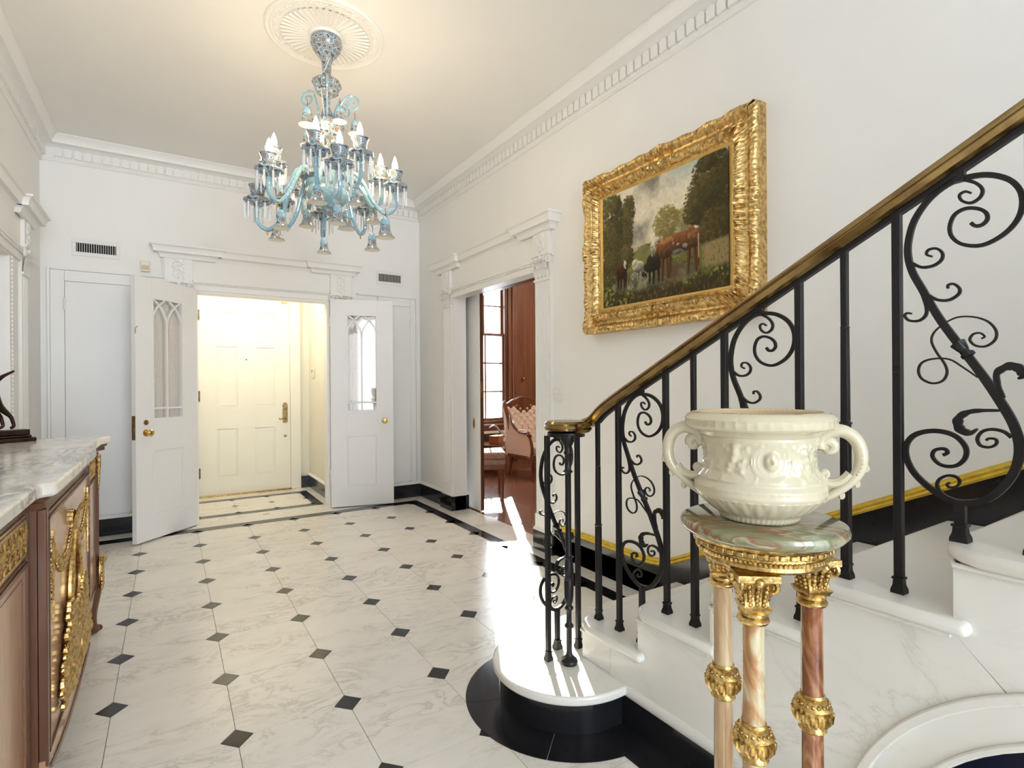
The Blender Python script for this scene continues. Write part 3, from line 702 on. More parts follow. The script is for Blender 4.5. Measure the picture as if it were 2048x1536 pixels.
SCROLL = {'main': [(-0.0226,0.7093), (-0.0307,0.7001), (-0.0427,0.7001), (-0.0515,0.7105), (-0.0488,0.7254), (-0.0349,0.7379), (-0.0125,0.7441), (0.0077,0.735), (0.0165,0.7098), (0.0119,0.6849), (-0.0079,0.6636), (-0.0425,0.6544), (-0.0775,0.669), (-0.1,0.6939), (-0.1092,0.7244), (-0.1058,0.757), (-0.0875,0.7862), (-0.0532,0.8075), (-0.0129,0.8141), (0.0211,0.8093), (0.0568,0.7852), (0.0859,0.7438), (0.0986,0.6968), (0.0998,0.6579), (0.0904,0.6171), (0.0719,0.5753), (0.0538,0.5345), (0.0317,0.4889), (-0.006,0.424), (-0.0406,0.3652), (-0.072,0.3049), (-0.0921,0.2592), (-0.1013,0.2179), (-0.0995,0.1801), (-0.0889,0.1451), (-0.0694,0.1124), (-0.0459,0.0877), (-0.0182,0.0752), (0.0142,0.0738), (0.0518,0.0925), (0.0873,0.1248), (0.1055,0.1608), (0.1066,0.1944), (0.0908,0.2197), (0.0627,0.2322), (0.0319,0.2334), (0.006,0.2231), (-0.0101,0.2008), (-0.01,0.1785), (0.0027,0.16), (0.0211,0.1531), (0.0399,0.1568), (0.0525,0.1715), (0.0505,0.1857), (0.0397,0.1923), (0.0276,0.1926), (0.0239,0.1847), (0.0322,0.1784)],
's1': [(-0.0004,0.8156), (-0.0292,0.7985), (-0.0432,0.7788), (-0.0391,0.7622), (-0.0229,0.7541), (-0.0064,0.7641), (-0.0023,0.7784), (-0.0127,0.783), (-0.023,0.7763)],
's2': [(0.0903,0.6393), (0.0716,0.6264), (0.0487,0.6259), (0.033,0.6363), (0.0307,0.6519), (0.0418,0.665), (0.0575,0.6657), (0.0622,0.6557), (0.0508,0.648)],
's3': [(0.0582,0.5569), (0.0402,0.5435), (0.0183,0.5406), (0.0011,0.5513), (-0.001,0.5641), (0.0095,0.5763), (0.0203,0.5753), (0.0203,0.5674)],
's4': [(0.0811,0.5933), (0.0651,0.5414), (0.063,0.5138), (0.077,0.4989), (0.0983,0.5011), (0.1079,0.5133), (0.103,0.5195), (0.0934,0.5173)],
's5': [(0.0229,0.4906), (0.0014,0.499), (-0.0275,0.4958), (-0.0514,0.4831), (-0.0649,0.4617), (-0.0629,0.4418), (-0.0472,0.4288), (-0.0292,0.4315), (-0.0191,0.445), (-0.0253,0.4574), (-0.0374,0.459), (-0.0453,0.4507), (-0.0394,0.4461)],
's6': [(0.0295,0.486), (0.0474,0.4688), (0.0534,0.4476), (0.0432,0.4199), (0.0279,0.3924), (0.0236,0.371), (0.0325,0.3524), (0.0526,0.3471), (0.0732,0.3582), (0.0801,0.3776), (0.0729,0.3967), (0.05,0.4051), (0.0191,0.4027), (-0.0063,0.3834), (-0.0329,0.3595)],
'leaf1': [(-0.0775,0.3143), (-0.0681,0.3416), (-0.0652,0.3666), (-0.0778,0.3798), (-0.0928,0.3833), (-0.1038,0.3756), (-0.1073,0.361), (-0.1,0.3562)],
'leaf2': [(-0.072,0.287), (-0.0402,0.2858), (-0.0159,0.2813), (0.0003,0.2694), (0.004,0.2535), (-0.0031,0.2391), (-0.0191,0.2344), (-0.0314,0.2446)],
's7': [(-0.0894,0.2295), (-0.0766,0.2412), (-0.0569,0.245), (-0.04,0.2386), (-0.0313,0.2226), (-0.0364,0.2077), (-0.0516,0.2048), (-0.0633,0.2123), (-0.0634,0.2231), (-0.0517,0.2243), (-0.0467,0.2195)],
's8': [(0.0178,0.0754), (0.0327,0.0865), (0.044,0.1031), (0.0401,0.1198), (0.025,0.1312), (0.0083,0.1313), (0.0011,0.1211), (0.0066,0.109), (0.0195,0.1047), (0.0251,0.1106), (0.0195,0.116)]}
# ================================================================ STAIRCASE
XS, RZ, RUN = 1.468, .1575, .3195
st = thing('staircase', 'white marble staircase rising along the right wall with rounded bottom step', 'staircase', (1.98, 1.0, 0))
def yk(k): return 1.784-RUN*(k-2)
NT = 14
# bottom step with its rounded end, black riser below
R1 = .285
pts = [(XR-.016, yk(1)-.03), (SC[0], SC[1]+R1)]+[(SC[0]+R1*cos(a), SC[1]+R1*sin(a)) for a in np.linspace(PI/2, 3*PI/2, 30)]+[(XS-.002, SC[1]-R1), (XS-.002, 1.70), (XR-.016, 1.70)]
obj('riser', G().prism(pts[::-1], 'z', 0, .125), black_m, st, ang=30)
R2 = .315
pts = [(XR-.016, SC[1]+R2), (SC[0], SC[1]+R2)]+[(SC[0]+R2*cos(a), SC[1]+R2*sin(a)) for a in np.linspace(PI/2, 3*PI/2, 36)]+[(XS-.002, SC[1]-R2), (XS-.002, 1.66), (XR-.016, 1.66)]
obj('tread', G().prism(pts[::-1], 'z', .122, RZ), stair_m, st, bevel=.012, seg=4)
for k in range(2, NT+1):
    y, z = yk(k), k*RZ
    x0 = XS-.03
    g = G()
    pts = [(x0, y-RUN-.064), (XR-.016, y-RUN-.064), (XR-.016, y), (x0+.10, y), (x0+.055, y-.012), (x0+.022, y-.04), (x0, y-.085)]
    obj('tread', g.prism(pts, 'z', z-.034, z), stair_m, st, bevel=.0155, seg=5)
    obj('riser', G().box((XS+.02, y-.055, z-RZ), (XR-.016, y-.03, z-.034)).box((XS+.004, y-.045, z-.046), (XR-.016, y-.022, z-.034)), stair_m, st, bevel=.003)
    obj('side_moulding', G().box((XS-.014, y-RUN-.03, z-.046), (XS+.02, y-.03, z-.034)), stair_m, st, bevel=.004)
# side wall of the stairs: marble panels with narrow joints, an arched recess near its end
def topz(y):
    k = int(math.floor((1.784-.03-y)/RUN))+2; return k*RZ-.034
def sidepanel(y0, y1, low0, low1, name='side_panel'):
    """stepped slab between y0>y1; lower edge from z=low0 at y0 to low1 at y1 (joint line)"""
    P = [(y0, low0)]
    y = y0; k = int(math.floor((1.754-(y0-1e-4))/RUN))+2
    P.append((y0, k*RZ-.034))
    while yk(k+1)-.03 > y1+1e-4:
        ye = yk(k+1)-.03; P += [(ye, k*RZ-.034), (ye, (k+1)*RZ-.034)]; k += 1
    P += [(y1, k*RZ-.034), (y1, low1)]
    return P
pnl = G().prism(sidepanel(1.752, 1.5845, .16, .16), 'x', XS, XS+.03)
obj('side_panel', pnl, stair_m, st, smooth=False)
# large panel with arch cut: outline runs stepped top then the arch
top = sidepanel(1.5830, .4765, .155, .7535)
AY, AZ, AR = .075, .09, .648
ar = [(AY+AR*cos(a), AZ+AR*sin(a)) for a in np.linspace(rad(61.3), rad(5.8), 24)]
P = top[:-1]+ar+[(AY+AR, .155)]
obj('side_panel', G().prism(P, 'x', XS, XS+.03), stair_m, st, smooth=False)
top = sidepanel(.4755, -2.4, .7525, .155)
P = top[:-1]+[(-2.4, .155), (AY-AR, .155)]+[(AY+AR*cos(a), AZ+AR*sin(a)) for a in np.linspace(rad(174), rad(61.5), 40)]
obj('side_panel', G().prism(P, 'x', XS, XS+.03), stair_m, st, smooth=False)
def archband(r0, r1, x0, x1, z=.09, leg=.0, m=None, nm='arch_moulding', **kw):
    A = [(AY+r1, leg)]+[(AY+r1*cos(a), z+r1*sin(a)) for a in np.linspace(0, PI, 41)]+[(AY-r1, leg)]
    Bq = [(AY-r0, leg)]+[(AY+r0*cos(a), z+r0*sin(a)) for a in np.linspace(PI, 0, 41)]+[(AY+r0, leg)]
    V = [(x0, *p) for p in A]+[(x1, *p) for p in A]; n = len(A); V += [(x0, *p) for p in Bq[::-1]]+[(x1, *p) for p in Bq[::-1]]
    F = []
    for i in range(n-1): F += [(i, i+1, 2*n+i+1, 2*n+i), (i, n+i, n+i+1, i+1), (2*n+i, 2*n+i+1, 3*n+i+1, 3*n+i), (n+i, 3*n+i, 3*n+i+1, n+i+1)]
    return obj(nm, G().add(V, F), m or stair_m, st, **kw)
archband(.626, .650, XS-.010, XS+.02, ang=50, bevel=.004); archband(.552, .628, XS+.012, XS+.03, nm='arch_spandrel')
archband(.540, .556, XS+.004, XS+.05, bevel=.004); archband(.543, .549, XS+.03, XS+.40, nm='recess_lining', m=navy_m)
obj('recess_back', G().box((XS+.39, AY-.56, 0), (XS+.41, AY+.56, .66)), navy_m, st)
obj('stair_core', G().prism([(1.74, 0), (1.74, .28)]+sum([[(yk(k+1)-.06, k*RZ-.04), (yk(k+1)-.06, (k+1)*RZ-.04)] for k in range(2, 4)], [])+[(.74, .60), (.74, 0)], 'x', XS+.03, XR-.02), stair_m, st, smooth=False)
obj('kerb_moulding', G().sweep([(0, .118), (.006, .118), (.012, .128), (.010, .150), (.004, .160), (0, .160)], [(XS, 1.53), (XS, .725)][::-1]).xf(Matrix.Identity(4)), stair_m, st)
kb = G(); kb.box((XS-.006, .725, .128), (XS+.02, 1.74, .158)); obj('kerb_stone', kb, stair_m, st, bevel=.004)
obj('black_plinth', G().box((XS-.003, .725, 0), (XS+.02, 1.56, .126)), black_m, st)

# ================================================================ RAILING
XB = 1.528
rl = thing('stair_railing', 'black wrought iron stair railing with bronze handrail and scroll panels', 'railing', (XB, 1.0, RZ))
def railz(y): return 1.195+.51*(1.758-y)         # crown of the handrail
CV = (1.425, 1.80)                                # centre of the bottom volute
path = [(CV[0]-.02, CV[1]-.075, 1.140), (CV[0]+.04, CV[1]-.068, 1.140), (CV[0]+.078, CV[1]-.02, 1.141), (XB-.012, 1.80, 1.146), (XB-.003, 1.75, 1.166), (XB, 1.69, railz(1.69)-.016)]+[(XB, y, railz(y)-.011) for y in (1.6, 1.5, 1.4, 1.0, .5, 0, -.8, -1.9)]
P = smoothpath([Vector(p) for p in path], 6)
rp = [(-.014, -.035), (-.026, -.029), (-.034, -.018), (-.028, -.010), (-.030, -.004), (-.022, .006), (-.008, .011), (.008, .011), (.022, .006), (.030, -.004), (.028, -.010), (.034, -.018), (.026, -.029), (.014, -.035)]
def railsweep(prof, P):
    V = []; F = []; n = len(prof)
    for i, p in enumerate(P):
        t = (P[min(i+1, len(P)-1)]-P[max(i-1, 0)]).normalized(); s = t.cross(Vector((0, 0, 1))).normalized(); u = s.cross(t)
        V += [p+s*a+u*b for a, b in prof]
    for i in range(len(P)-1):
        for j in range(n): k_ = (j+1) % n; F.append((i*n+j, (i+1)*n+j, (i+1)*n+k_, i*n+k_))
    F += [tuple(range(n)), tuple((len(P)-1)*n+j for j in range(n))[::-1]]
    return G().add(V, F)
obj('handrail', railsweep(rp, P), rail_m, rl, ang=25)
obj('iron_channel', railsweep([(-.009, -.046), (-.009, -.033), (.009, -.033), (.009, -.046)], P[26:]), iron_m, rl, ang=25)
obj('volute_cap', G().lathe([(0, 1.106), (.072, 1.106), (.078, 1.110), (.090, 1.118), (.093, 1.128), (.088, 1.138), (.092, 1.146), (.082, 1.155), (.05, 1.156), (0, 1.154)], (CV[0], CV[1], 0), 40), rail_m, rl, ang=25)
obj('volute_ring', G().lathe([(.055, 1.090), (.080, 1.090), (.080, 1.107), (.055, 1.107)], (CV[0], CV[1], 0), 32), iron_m, rl)
def shoe(x, y, z, w=.0095):
    g = G()
    Q = [(z, 1.55), (z+.009, 1.5), (z+.020, 1.15), (z+.034, 1.06), (z+.0345, 1.3), (z+.040, 1.3)]
    V = [(x+s*w*k_, y+t*w*k_, zz) for zz, k_ in Q for s, t in ((-1,-1),(1,-1),(1,1),(-1,1))]; n = len(Q)
    F = [(i*4+j, i*4+(j+1) % 4, i*4+4+(j+1) % 4, i*4+4+j) for i in range(n-1) for j in range(4)]+[(3,2,1,0), tuple(n*4-4+j for j in range(4))]
    return g.add(V, F)
def steptop(y): return (int(math.floor((1.784-y)/RUN))+2)*RZ if y < 1.784 else RZ
def baluster(y, x=XB, z0=None, zt=None, w=.0094, knops=False):
    z0 = steptop(y) if z0 is None else z0; zt = railz(y)-.050 if zt is None else zt
    g = G()
    if not knops: g.box((x-w, y-w, z0+.01), (x+w, y+w, zt+.006))
    else:
        L = zt-z0; a, b = z0+L*.47, z0+L*.76
        if knops == 2: a, b = z0+L*.52, z0+L*.765
        def sq(za, zb, wa, wb): g.add([(x+s*wa, y+t*wa, za) for s, t in ((-1,-1),(1,-1),(1,1),(-1,1))]+[(x+s*wb, y+t*wb, zb) for s, t in ((-1,-1),(1,-1),(1,1),(-1,1))], [(0,3,2,1),(4,5,6,7),(0,1,5,4),(1,2,6,5),(2,3,7,6),(3,0,4,7)])
        sq(z0+.01, a, .0108, .0104); sq(a, b, .0092, .0082); sq(b, zt+.006, .0078, .0082)
        for zz, r in ((a, .0175), (b, .0125)): g.lathe([(0, zz-.012), (r*.6, zz-.010), (r*.75, zz-.004), (r, zz), (r*.7, zz+.004), (r*.55, zz+.008), (0, zz+.010)], (x, y, 0), 14)
    o = obj('baluster', g, iron_m, rl, bevel=.0012); obj('baluster_shoe', shoe(x, y, z0), iron_m, o)
    return o
for k in range(0, 26):
    y = 1.715-.1235*k
    if k % 4 == 0: baluster(y, knops=1 if k % 8 == 0 else 2)
    elif k % 4 in (1, 3): baluster(y)
def ribbon(pts, w0, wm, t, M, prof=None):
    """flat iron bar following pts (in-plane y,z), in-plane width from w0 (ends) to wm, thickness t across"""
    P = smoothpath([Vector((p[0], p[1], 0)) for p in pts], 4); n = len(P); V = []; F = []
    for i, p in enumerate(P):
        d = (P[min(i+1, n-1)]-P[max(i-1, 0)]).normalized(); nn = Vector((-d.y, d.x, 0)); u = i/(n-1)
        w = (w0+(wm-w0)*(prof(u) if prof else sin(PI*u)**.8))/2
        tt = t/2*(min(1, .35+w/wm*.9))
        for a, b in ((-w, -tt), (w, -tt), (w, tt), (-w, tt)): q_ = p+nn*a; V.append(M @ Vector((b, q_.x, q_.y)))
    for i in range(n-1):
        for j in range(4): k_ = (j+1) % 4; F.append((i*4+j, (i+1)*4+j, (i+1)*4+k_, i*4+k_))
    F += [(3, 2, 1, 0), tuple((n-1)*4+j for j in range(4))]
    return G().add(V, F)
def scroll_panel(M, zfoot, ztop, foot_len=.07, mirror=False):
    """M maps local (x across, y along, z up) with the foot origin at z=0"""
    mainprof = lambda u: (.12+.88*max(0, min(1, 1-abs(u-.53)/.36))**.9)
    o = obj('scroll_panel', ribbon(SCROLL['main'], .006, .0175, .013, M, mainprof), iron_m, rl, ang=40)
    for key in ('s1', 's2', 's3', 's4', 's7', 's8'): obj('small_scroll', ribbon(SCROLL[key], .004, .007, .010, M, lambda u: 1-u*.8), iron_m, o, ang=40)
    for key in ('s5', 's6'): obj('wire_loop', ribbon(SCROLL[key], .0028, .0048, .008, M), iron_m, o, ang=40)
    for key in ('leaf1', 'leaf2'):
        g = ribbon(SCROLL[key], .003, .017, .014, M, lambda u: min(1, .15+1.6*u)*(1 if u < .75 else (1-u)/.25)*(1+.15*sin(u*40))); obj('curled_leaf', g, iron_m, o, ang=30)
    c = [M @ Vector((0, a, b)) for a, b in ((.002, .437), (-.016, .411))]
    d = (c[1]-c[0])
    obj('collar', G().tube([c[0]-d*.1, c[0]+d*.55, c[0]+d*.6, c[0]+d*.8, c[0]+d*.85, c[1]+d*.1], [.016, .011, .0095, .0095, .014, .014], 8), iron_m, o)
    foot = M @ Vector((0, 0, 0)); w = .010
    obj('foot', G().add([M @ Vector(p) for p in [(s*.008, t*w, z) for z in (zfoot+.01, .078) for s, t in ((-1,-1),(1,-1),(1,1),(-1,1))]], [(0,3,2,1),(4,5,6,7),(0,1,5,4),(1,2,6,5),(2,3,7,6),(3,0,4,7)]), iron_m, o)
    fo = M @ Vector((0, 0, zfoot)); obj('foot_shoe', shoe(fo.x, fo.y, fo.z, .011), iron_m, o)
    if ztop: obj('top_lug', G().add([M @ Vector(p) for p in [(s*.008, -.003+t*w, z) for z in (.808, ztop) for s, t in ((-1,-1),(1,-1),(1,1),(-1,1))]], [(0,3,2,1),(4,5,6,7),(0,1,5,4),(1,2,6,5),(2,3,7,6),(3,0,4,7)]), iron_m, o)
    return o
for k in (2, 6, 10, 14, 18, 22):
    y = 1.715-.1235*k; z = .960+.51*(.482-y)
    zt = steptop(y)
    scroll_panel(Matrix.Translation((XB, y, z)), zt-z, railz(y)-.050-z)
# newel group on the bottom step: turned newel, two bars, a scroll panel turned across
NX, NY = 1.387, 1.741
np_ = [(0, RZ), (.034, RZ), (.036, RZ+.008), (.032, RZ+.018), (.022, RZ+.026), (.014, RZ+.036), (.0115, RZ+.05), (.0115, .300), (.0125, .303), (.019, .309), (.019, .316), (.0125, .322), (.0108, .330), (.0108, .372), (.0125, .376), (.018, .383), (.018, .389), (.012, .396), (.012, .402), (.017, .415), (.0195, .44), (.020, .47), (.0195, .497), (.0175, .502), (.0195, .506), (.0175, .511), (.0195, .515), (.0155, .520), (.0175, .535), (.019, .550), (.016, .575), (.0145, .588), (.0155, .592), (.022, .597), (.0145, .602), (.0125, .61), (.0125, .94), (.016, .945), (.022, .950), (.016, .955), (.013, .96), (.0135, 1.02), (.018, 1.025), (.018, 1.03), (.014, 1.035), (.016, 1.055), (.024, 1.07), (.030, 1.08), (.030, 1.10), (0, 1.10)]
obj('newel_post', G().lathe(np_, (NX, NY, 0), 20), iron_m, rl, ang=45)
baluster(1.808, 1.330, RZ, 1.09); baluster(1.824, 1.505, RZ, 1.09)
scroll_panel(Matrix.Translation((1.423, 1.868, .256)) @ Matrix.Rotation(rad(102), 4, 'Z') , RZ-.256, .84)

# ================================================================ PEDESTAL AND URN
PX, PY = .970, .618
pe = thing('pedestal', 'round green onyx pedestal on three gilt capped columns before the stairs', 'pedestal', (PX, PY, 0))
vd = Vector((PX, PY)).normalized(); va = math.atan2(-vd.y, -vd.x)     # towards the viewer
TZ = 1.050
obj('onyx_top', G().lathe([(0, TZ-.028), (.132, TZ-.028), (.142, TZ-.025), (.149, TZ-.017), (.150, TZ-.011), (.147, TZ-.004), (.139, TZ), (0, TZ)], (PX, PY, 0), 72), onyxtop_m, pe)
ga = obj('gilt_gallery', G().lathe([(0, TZ-.075), (.108, TZ-.075), (.112, TZ-.070), (.110, TZ-.064), (.117, TZ-.059), (.113, TZ-.051), (.122, TZ-.046), (.122, TZ-.038), (.130, TZ-.034), (.133, TZ-.028), (0, TZ-.028)], (PX, PY, 0), 64), mount_m, pe)
g = G()
for i in range(90):
    a = 2*PI*i/90; g.ball((PX+.1165*cos(a), PY+.1165*sin(a), TZ-.057), .0046, 6, 4)
obj('bead_row', g, mount_m, ga, kind='stuff')
g = G()
for i in range(44):
    a = 2*PI*i/44; h_ = G().box((-.0062, -.003, -.0042), (.0062, .003, .0042)); g.join(h_.xf(Matrix.Translation((PX+.1225*cos(a), PY+.1225*sin(a), TZ-.042)) @ Matrix.Rotation(a+PI/2, 4, 'Z')))
obj('lozenge_row', g, mount_m, ga, kind='stuff', bevel=.0015)
def ped_capital(c, zb, zt, yaw):
    """gilt capital: waisted square bell with four corner volutes and hanging leaves"""
    g = G(); h = zt-zb
    M = Matrix.Translation((c[0], c[1], 0)) @ Matrix.Rotation(yaw, 4, 'Z')
    g.lathe([(0, zb), (.026, zb), (.028, zb+.004), (.0265, zb+.008), (.021, zb+.011), (.0255, zb+.014), (.0255, zb+.019), (.020, zb+.022), (0, zb+.022)], (c[0], c[1], 0), 24)
    Q = [(zb+.020, .021), (zb+.030, .026), (zb+.034, .021), (zb+.055, .0185), (zt-.022, .027), (zt-.012, .033)]
    V = []; F = []
    for z, w in Q: V += [M @ Vector((s*w, t*w, z)) for s, t in ((-1,-1),(1,-1),(1,1),(-1,1))]
    for i in range(len(Q)-1):
        for j in range(4): k_ = (j+1) % 4; F.append((i*4+j, i*4+k_, (i+1)*4+k_, (i+1)*4+j))
    F += [(3,2,1,0), tuple(len(Q)*4-4+j for j in range(4))]
    g.add(V, F)
    g.add([M @ Vector((s*w, t*w, z)) for z, w in ((zt-.012, .036), (zt, .036)) for s, t in ((-1,-1),(1,-1),(1,1),(-1,1))], [(0,3,2,1),(4,5,6,7),(0,1,5,4),(1,2,6,5),(2,3,7,6),(3,0,4,7)])
    for i in range(4):
        a = PI/4+i*PI/2; D_ = Vector((cos(a), sin(a), 0))
        pts = [M @ (D_*(.034+p[0])+Vector((0, 0, zt-.022+p[1]))) for p in spiral((0, 0), .013, .003, PI/2+.6, -1.5, 20)]
        pts = [M @ (D_*.024+Vector((0, 0, zt-.052)))]+[M @ (D_*.027+Vector((0, 0, zt-.03)))]+pts
        g.tube(pts, [.004, .0045]+[.005-.002*i_/20 for i_ in range(21)], 6)
        R_ = Matrix.Rotation(i*PI/2, 4, 'Z')
        for dx in (-.011, 0, .011):
            for j in range(5): q_ = M @ (R_ @ Vector((dx*(1+.1*j), .0205+.0022*j, zb+.036+.0085*j))); g.ball(q_, (.0042, .0042, .0048), 6, 4)
        q_ = M @ (R_ @ Vector((0, .036, zt-.012))); g.ball(q_, (.009, .009, .009), 8, 6)
    return obj('gilt_capital', g, mount_m, pe, ang=45)
def knop(c, z0, z1):
    h = z1-z0; g = G()
    g.lathe([(0, z0), (.022, z0), (.025, z0+.003), (.022, z0+.008), (.019, z0+.013), (.025, z0+h*.22), (.033, z0+h*.36), (.0345, z0+h*.52), (.033, z0+h*.62), (.0345, z0+h*.66), (.030, z0+h*.74), (.024, z0+h*.84), (.019, z0+h*.88), (.023, z0+h*.93), (.021, z1), (0, z1)], (c[0], c[1], 0), 28)
    for i in range(18):
        a = 2*PI*i/18; g.tube([(c[0]+r*cos(a), c[1]+r*sin(a), z) for r, z in ((.027, z0+h*.24), (.034, z0+h*.38), (.0345, z0+h*.56))], .0034, 5)
        g.ball((c[0]+.028*cos(a+.17), c[1]+.028*sin(a+.17), z0+h*.77), (.0045, .0045, .004), 5, 4)
    return obj('gilt_knop', g, mount_m, pe, ang=45)
for i, (th, m, (kz0, kz1), zc) in enumerate(((rad(-8.5), onyxB, (.636, .704), .884), (rad(111.5), onyxC, (.640, .712), .884), (rad(-128.5), onyxA, (.652, .724), .889))):
    a = va+th; c = (PX+.095*cos(a), PY+.095*sin(a))
    ped_capital(c, zc, TZ-.074, va+.35+[0, .25, -.2][i])
    def shaft(z0, z1): return obj('onyx_shaft', G().lathe([(0, z0), (.0198, z0), (.0190, z1), (0, z1)], (c[0], c[1], 0), 28), m, pe)
    shaft(kz1-.004, zc+.004); knop(c, kz0, kz1); shaft(.17, kz0+.004)
    obj('gilt_foot', G().lathe([(0, .10), (.034, .10), (.034, .108), (.028, .116), (.032, .128), (.024, .14), (.026, .155), (.021, .172), (0, .172)], (c[0], c[1], 0), 24), mount_m, pe)
obj('onyx_base', G().lathe([(0, 0), (.165, 0), (.17, .01), (.165, .05), (.15, .062), (.145, .085), (.13, .098), (.12, .102), (0, .102)], (PX, PY, 0), 64), onyxtop_m, pe)
# urn
uz = TZ+.0005
ur = thing('urn', 'large cream glazed two handled urn on the green onyx pedestal', 'urn', (PX*.995, PY*1.003, uz))
ux, uy = PX*.995, PY*1.003
up = [(0, .002), (.055, .002), (.060, 0), (.0686, .002), (.0715, .007), (.074, .012), (.090, .023), (.104, .036), (.114, .047), (.1177, .053), (.119, .058), (.1165, .062), (.1185, .066), (.1165, .071), (.112, .075), (.1105, .079), (.112, .082), (.108, .088), (.102, .097), (.0995, .110), (.0985, .124), (.100, .140), (.103, .153), (.1055, .158), (.104, .161), (.109, .165), (.112, .170), (.122, .173), (.131, .177), (.1355, .183), (.1335, .190), (.136, .194), (.130, .201), (.121, .206), (.113, .207), (.109, .204), (.106, .198), (.100, .17), (.095, .12), (.096, .07), (.07, .035), (0, .03)]
# denser profile
dp = []
for i in range(len(up)-1):
    (r0, z0), (r1, z1) = up[i], up[i+1]; n_ = 4 if .084 <= z0 <= .15 or .012 <= z0 < .05 else 1
    if i > 35: n_ = 1
    for k in range(n_): dp.append((r0+(r1-r0)*k/n_, z0+(z1-z0)*k/n_))
dp.append(up[-1])
SEG = 300
fa = va+rad(13)                      # direction of the mask medallion
blobs = []
rr = random.Random(3)
def man(a0, z0, s):                 # dancing infant in low relief
    for da, dz, r in ((0, .034, .0062), (.0, .022, .0085), (.004, .012, .0075), (-.008, .002, .005), (-.012, -.010, .0042), (.010, .0, .0048), (.012, -.010, .004), (-.014, .026, .004), (-.022, .030, .0035), (.014, .028, .004), (.022, .033, .0035), (.028, .036, .003)):
        blobs.append((a0+s*da/.10, z0+dz, r, r*.55))
for s in (-1, 1): man(fa+s*.62, .112, s)
for i in range(150):
    a = rr.uniform(-PI, PI)
    if abs(a) < .45: continue
    blobs.append((fa+a, rr.uniform(.090, .150), rr.uniform(.0025, .0055), .0018))
blobs = np.array(blobs)
def relief(r, z, a, i):
    if i >= len(dp)-8: return r
    d = 0.
    w = (a-fa+PI) % (2*PI)-PI
    x = w*.10; zz = z-.121
    if .086 < z < .152:
        q_ = math.hypot(x, zz)
        for R_, t_ in ((.0335, .0016), (.0295, .0013), (.024, .0011)): d += t_*math.exp(-((q_-R_)/.0013)**2)
        # face
        f = (x/.0125)**2+((zz-.0)/.0165)**2
        if f < 1: d += .0062*math.sqrt(1-f)
        if q_ < .022:
            d += .0032*math.exp(-(x/.0018)**2-((zz+.0005)/.0045)**2)-.0022*(math.exp(-((abs(x)-.005)/.0022)**2-((zz-.0038)/.0018)**2))-.0014*math.exp(-(x/.004)**2-((zz+.0085)/.0012)**2)
            d += .0018*math.exp(-((zz-.0125)/.003)**2-(x/.010)**2)
        D2_ = ((((a-blobs[:, 0]+PI) % (2*PI)-PI)*.10)**2+(z-blobs[:, 1])**2)/blobs[:, 2]**2
        d += float(np.max(blobs[:, 3]*np.exp(-D2_)))
        if q_ > .036: d += .0012*max(0, sin(x*330+3*sin(z*190)))*max(0, sin(z*280+2*sin(x*140)))
    elif .014 < z < .05: d += .0016*abs(sin(a*14+(z-.03)*55))*abs(sin(a*14-(z-.03)*55))
    elif .179 < z < .194: d += .0011*max(0, sin(a*46))*max(0, sin((z-.179)/.015*PI))
    elif z < .012 and r > .06: d += .0012*abs(sin(a*26))
    elif .060 < z < .072: d += .0006*abs(sin(a*60))
    return r+d*1.5
obj('bowl', G().lathe(dp, (ux, uy, uz), SEG, f=relief), ceramic_m, ur, ang=60)
obj('urn_lining', G().lathe([(.1125, .2066), (.1085, .2035), (.1055, .198), (.0995, .17), (.0945, .12), (.0955, .072), (.07, .0365), (0, .032)], (ux, uy, uz), 64, caps=False), mat('tan_lining', (.52, .38, .22), .8), ur)  # tan inner surface, darker than the outside of the bowl
lat = Vector((-vd.y, vd.x, 0))       # horizontal direction across the view (to the left of the picture)
def hp(xc, yc): return ((1010-xc)*.000197, (1140-yc)*.00022)
H1 = [hp(*p) for p in [(404, 496), (425, 505), (415, 525), (385, 520), (365, 490), (385, 455), (430, 445), (465, 470), (480, 500), (478, 440), (450, 395), (390, 365), (310, 355), (235, 385), (180, 440), (150, 520), (145, 600), (165, 680), (210, 750), (280, 820), (360, 880), (430, 925), (480, 960)]]
H2 = [hp(*p) for p in [(440, 745), (425, 730), (430, 712), (455, 715), (470, 740), (455, 775), (410, 800), (340, 795), (280, 765), (230, 715)]]
for s in (1, -1):
    def L3(P, off=0): return [Vector((ux, uy, uz))+lat*(s*p[0])+Vector((0, 0, p[1])) for p in smoothpath([Vector((p[0], p[1], 0)) for p in P], 5)] if False else [Vector((ux, uy, uz))+lat*(s*q_.x)+Vector((0, 0, q_.y)) for q_ in smoothpath([Vector((p[0], p[1], 0)) for p in P], 5)]
    A = L3(H1); n = len(A)
    ho = obj('handle', G().tube(A, [.0065+.0055*sin(PI*min(1, i/n*1.05)) for i in range(n)], 8, (1, 1.25), up=vd.to_3d()), ceramic_m, ur, ang=60)
    Bq = L3(H2); obj('handle_scroll', G().tube(Bq, [.006+.004*i/len(Bq) for i in range(len(Bq))], 8), ceramic_m, ho)
    g = G()
    for i in range(int(n*.46), int(n*.80), 2): p = A[i]-vd.to_3d()*.0118; g.ball(p, .0027, 6, 5)
    obj('pearl_row', g, ceramic_m, ho, kind='stuff')
    g = G(); g.ball(A[int(n*.52)]+Vector((0, 0, .010)), .007, 8, 6)
    for i in (.74, .82, .9): g.ball(A[int(n*i)]+lat*s*.008-Vector((0, 0, .006)), (.006, .006, .008), 6, 5)
    obj('leaf_knob', g, ceramic_m, ho)
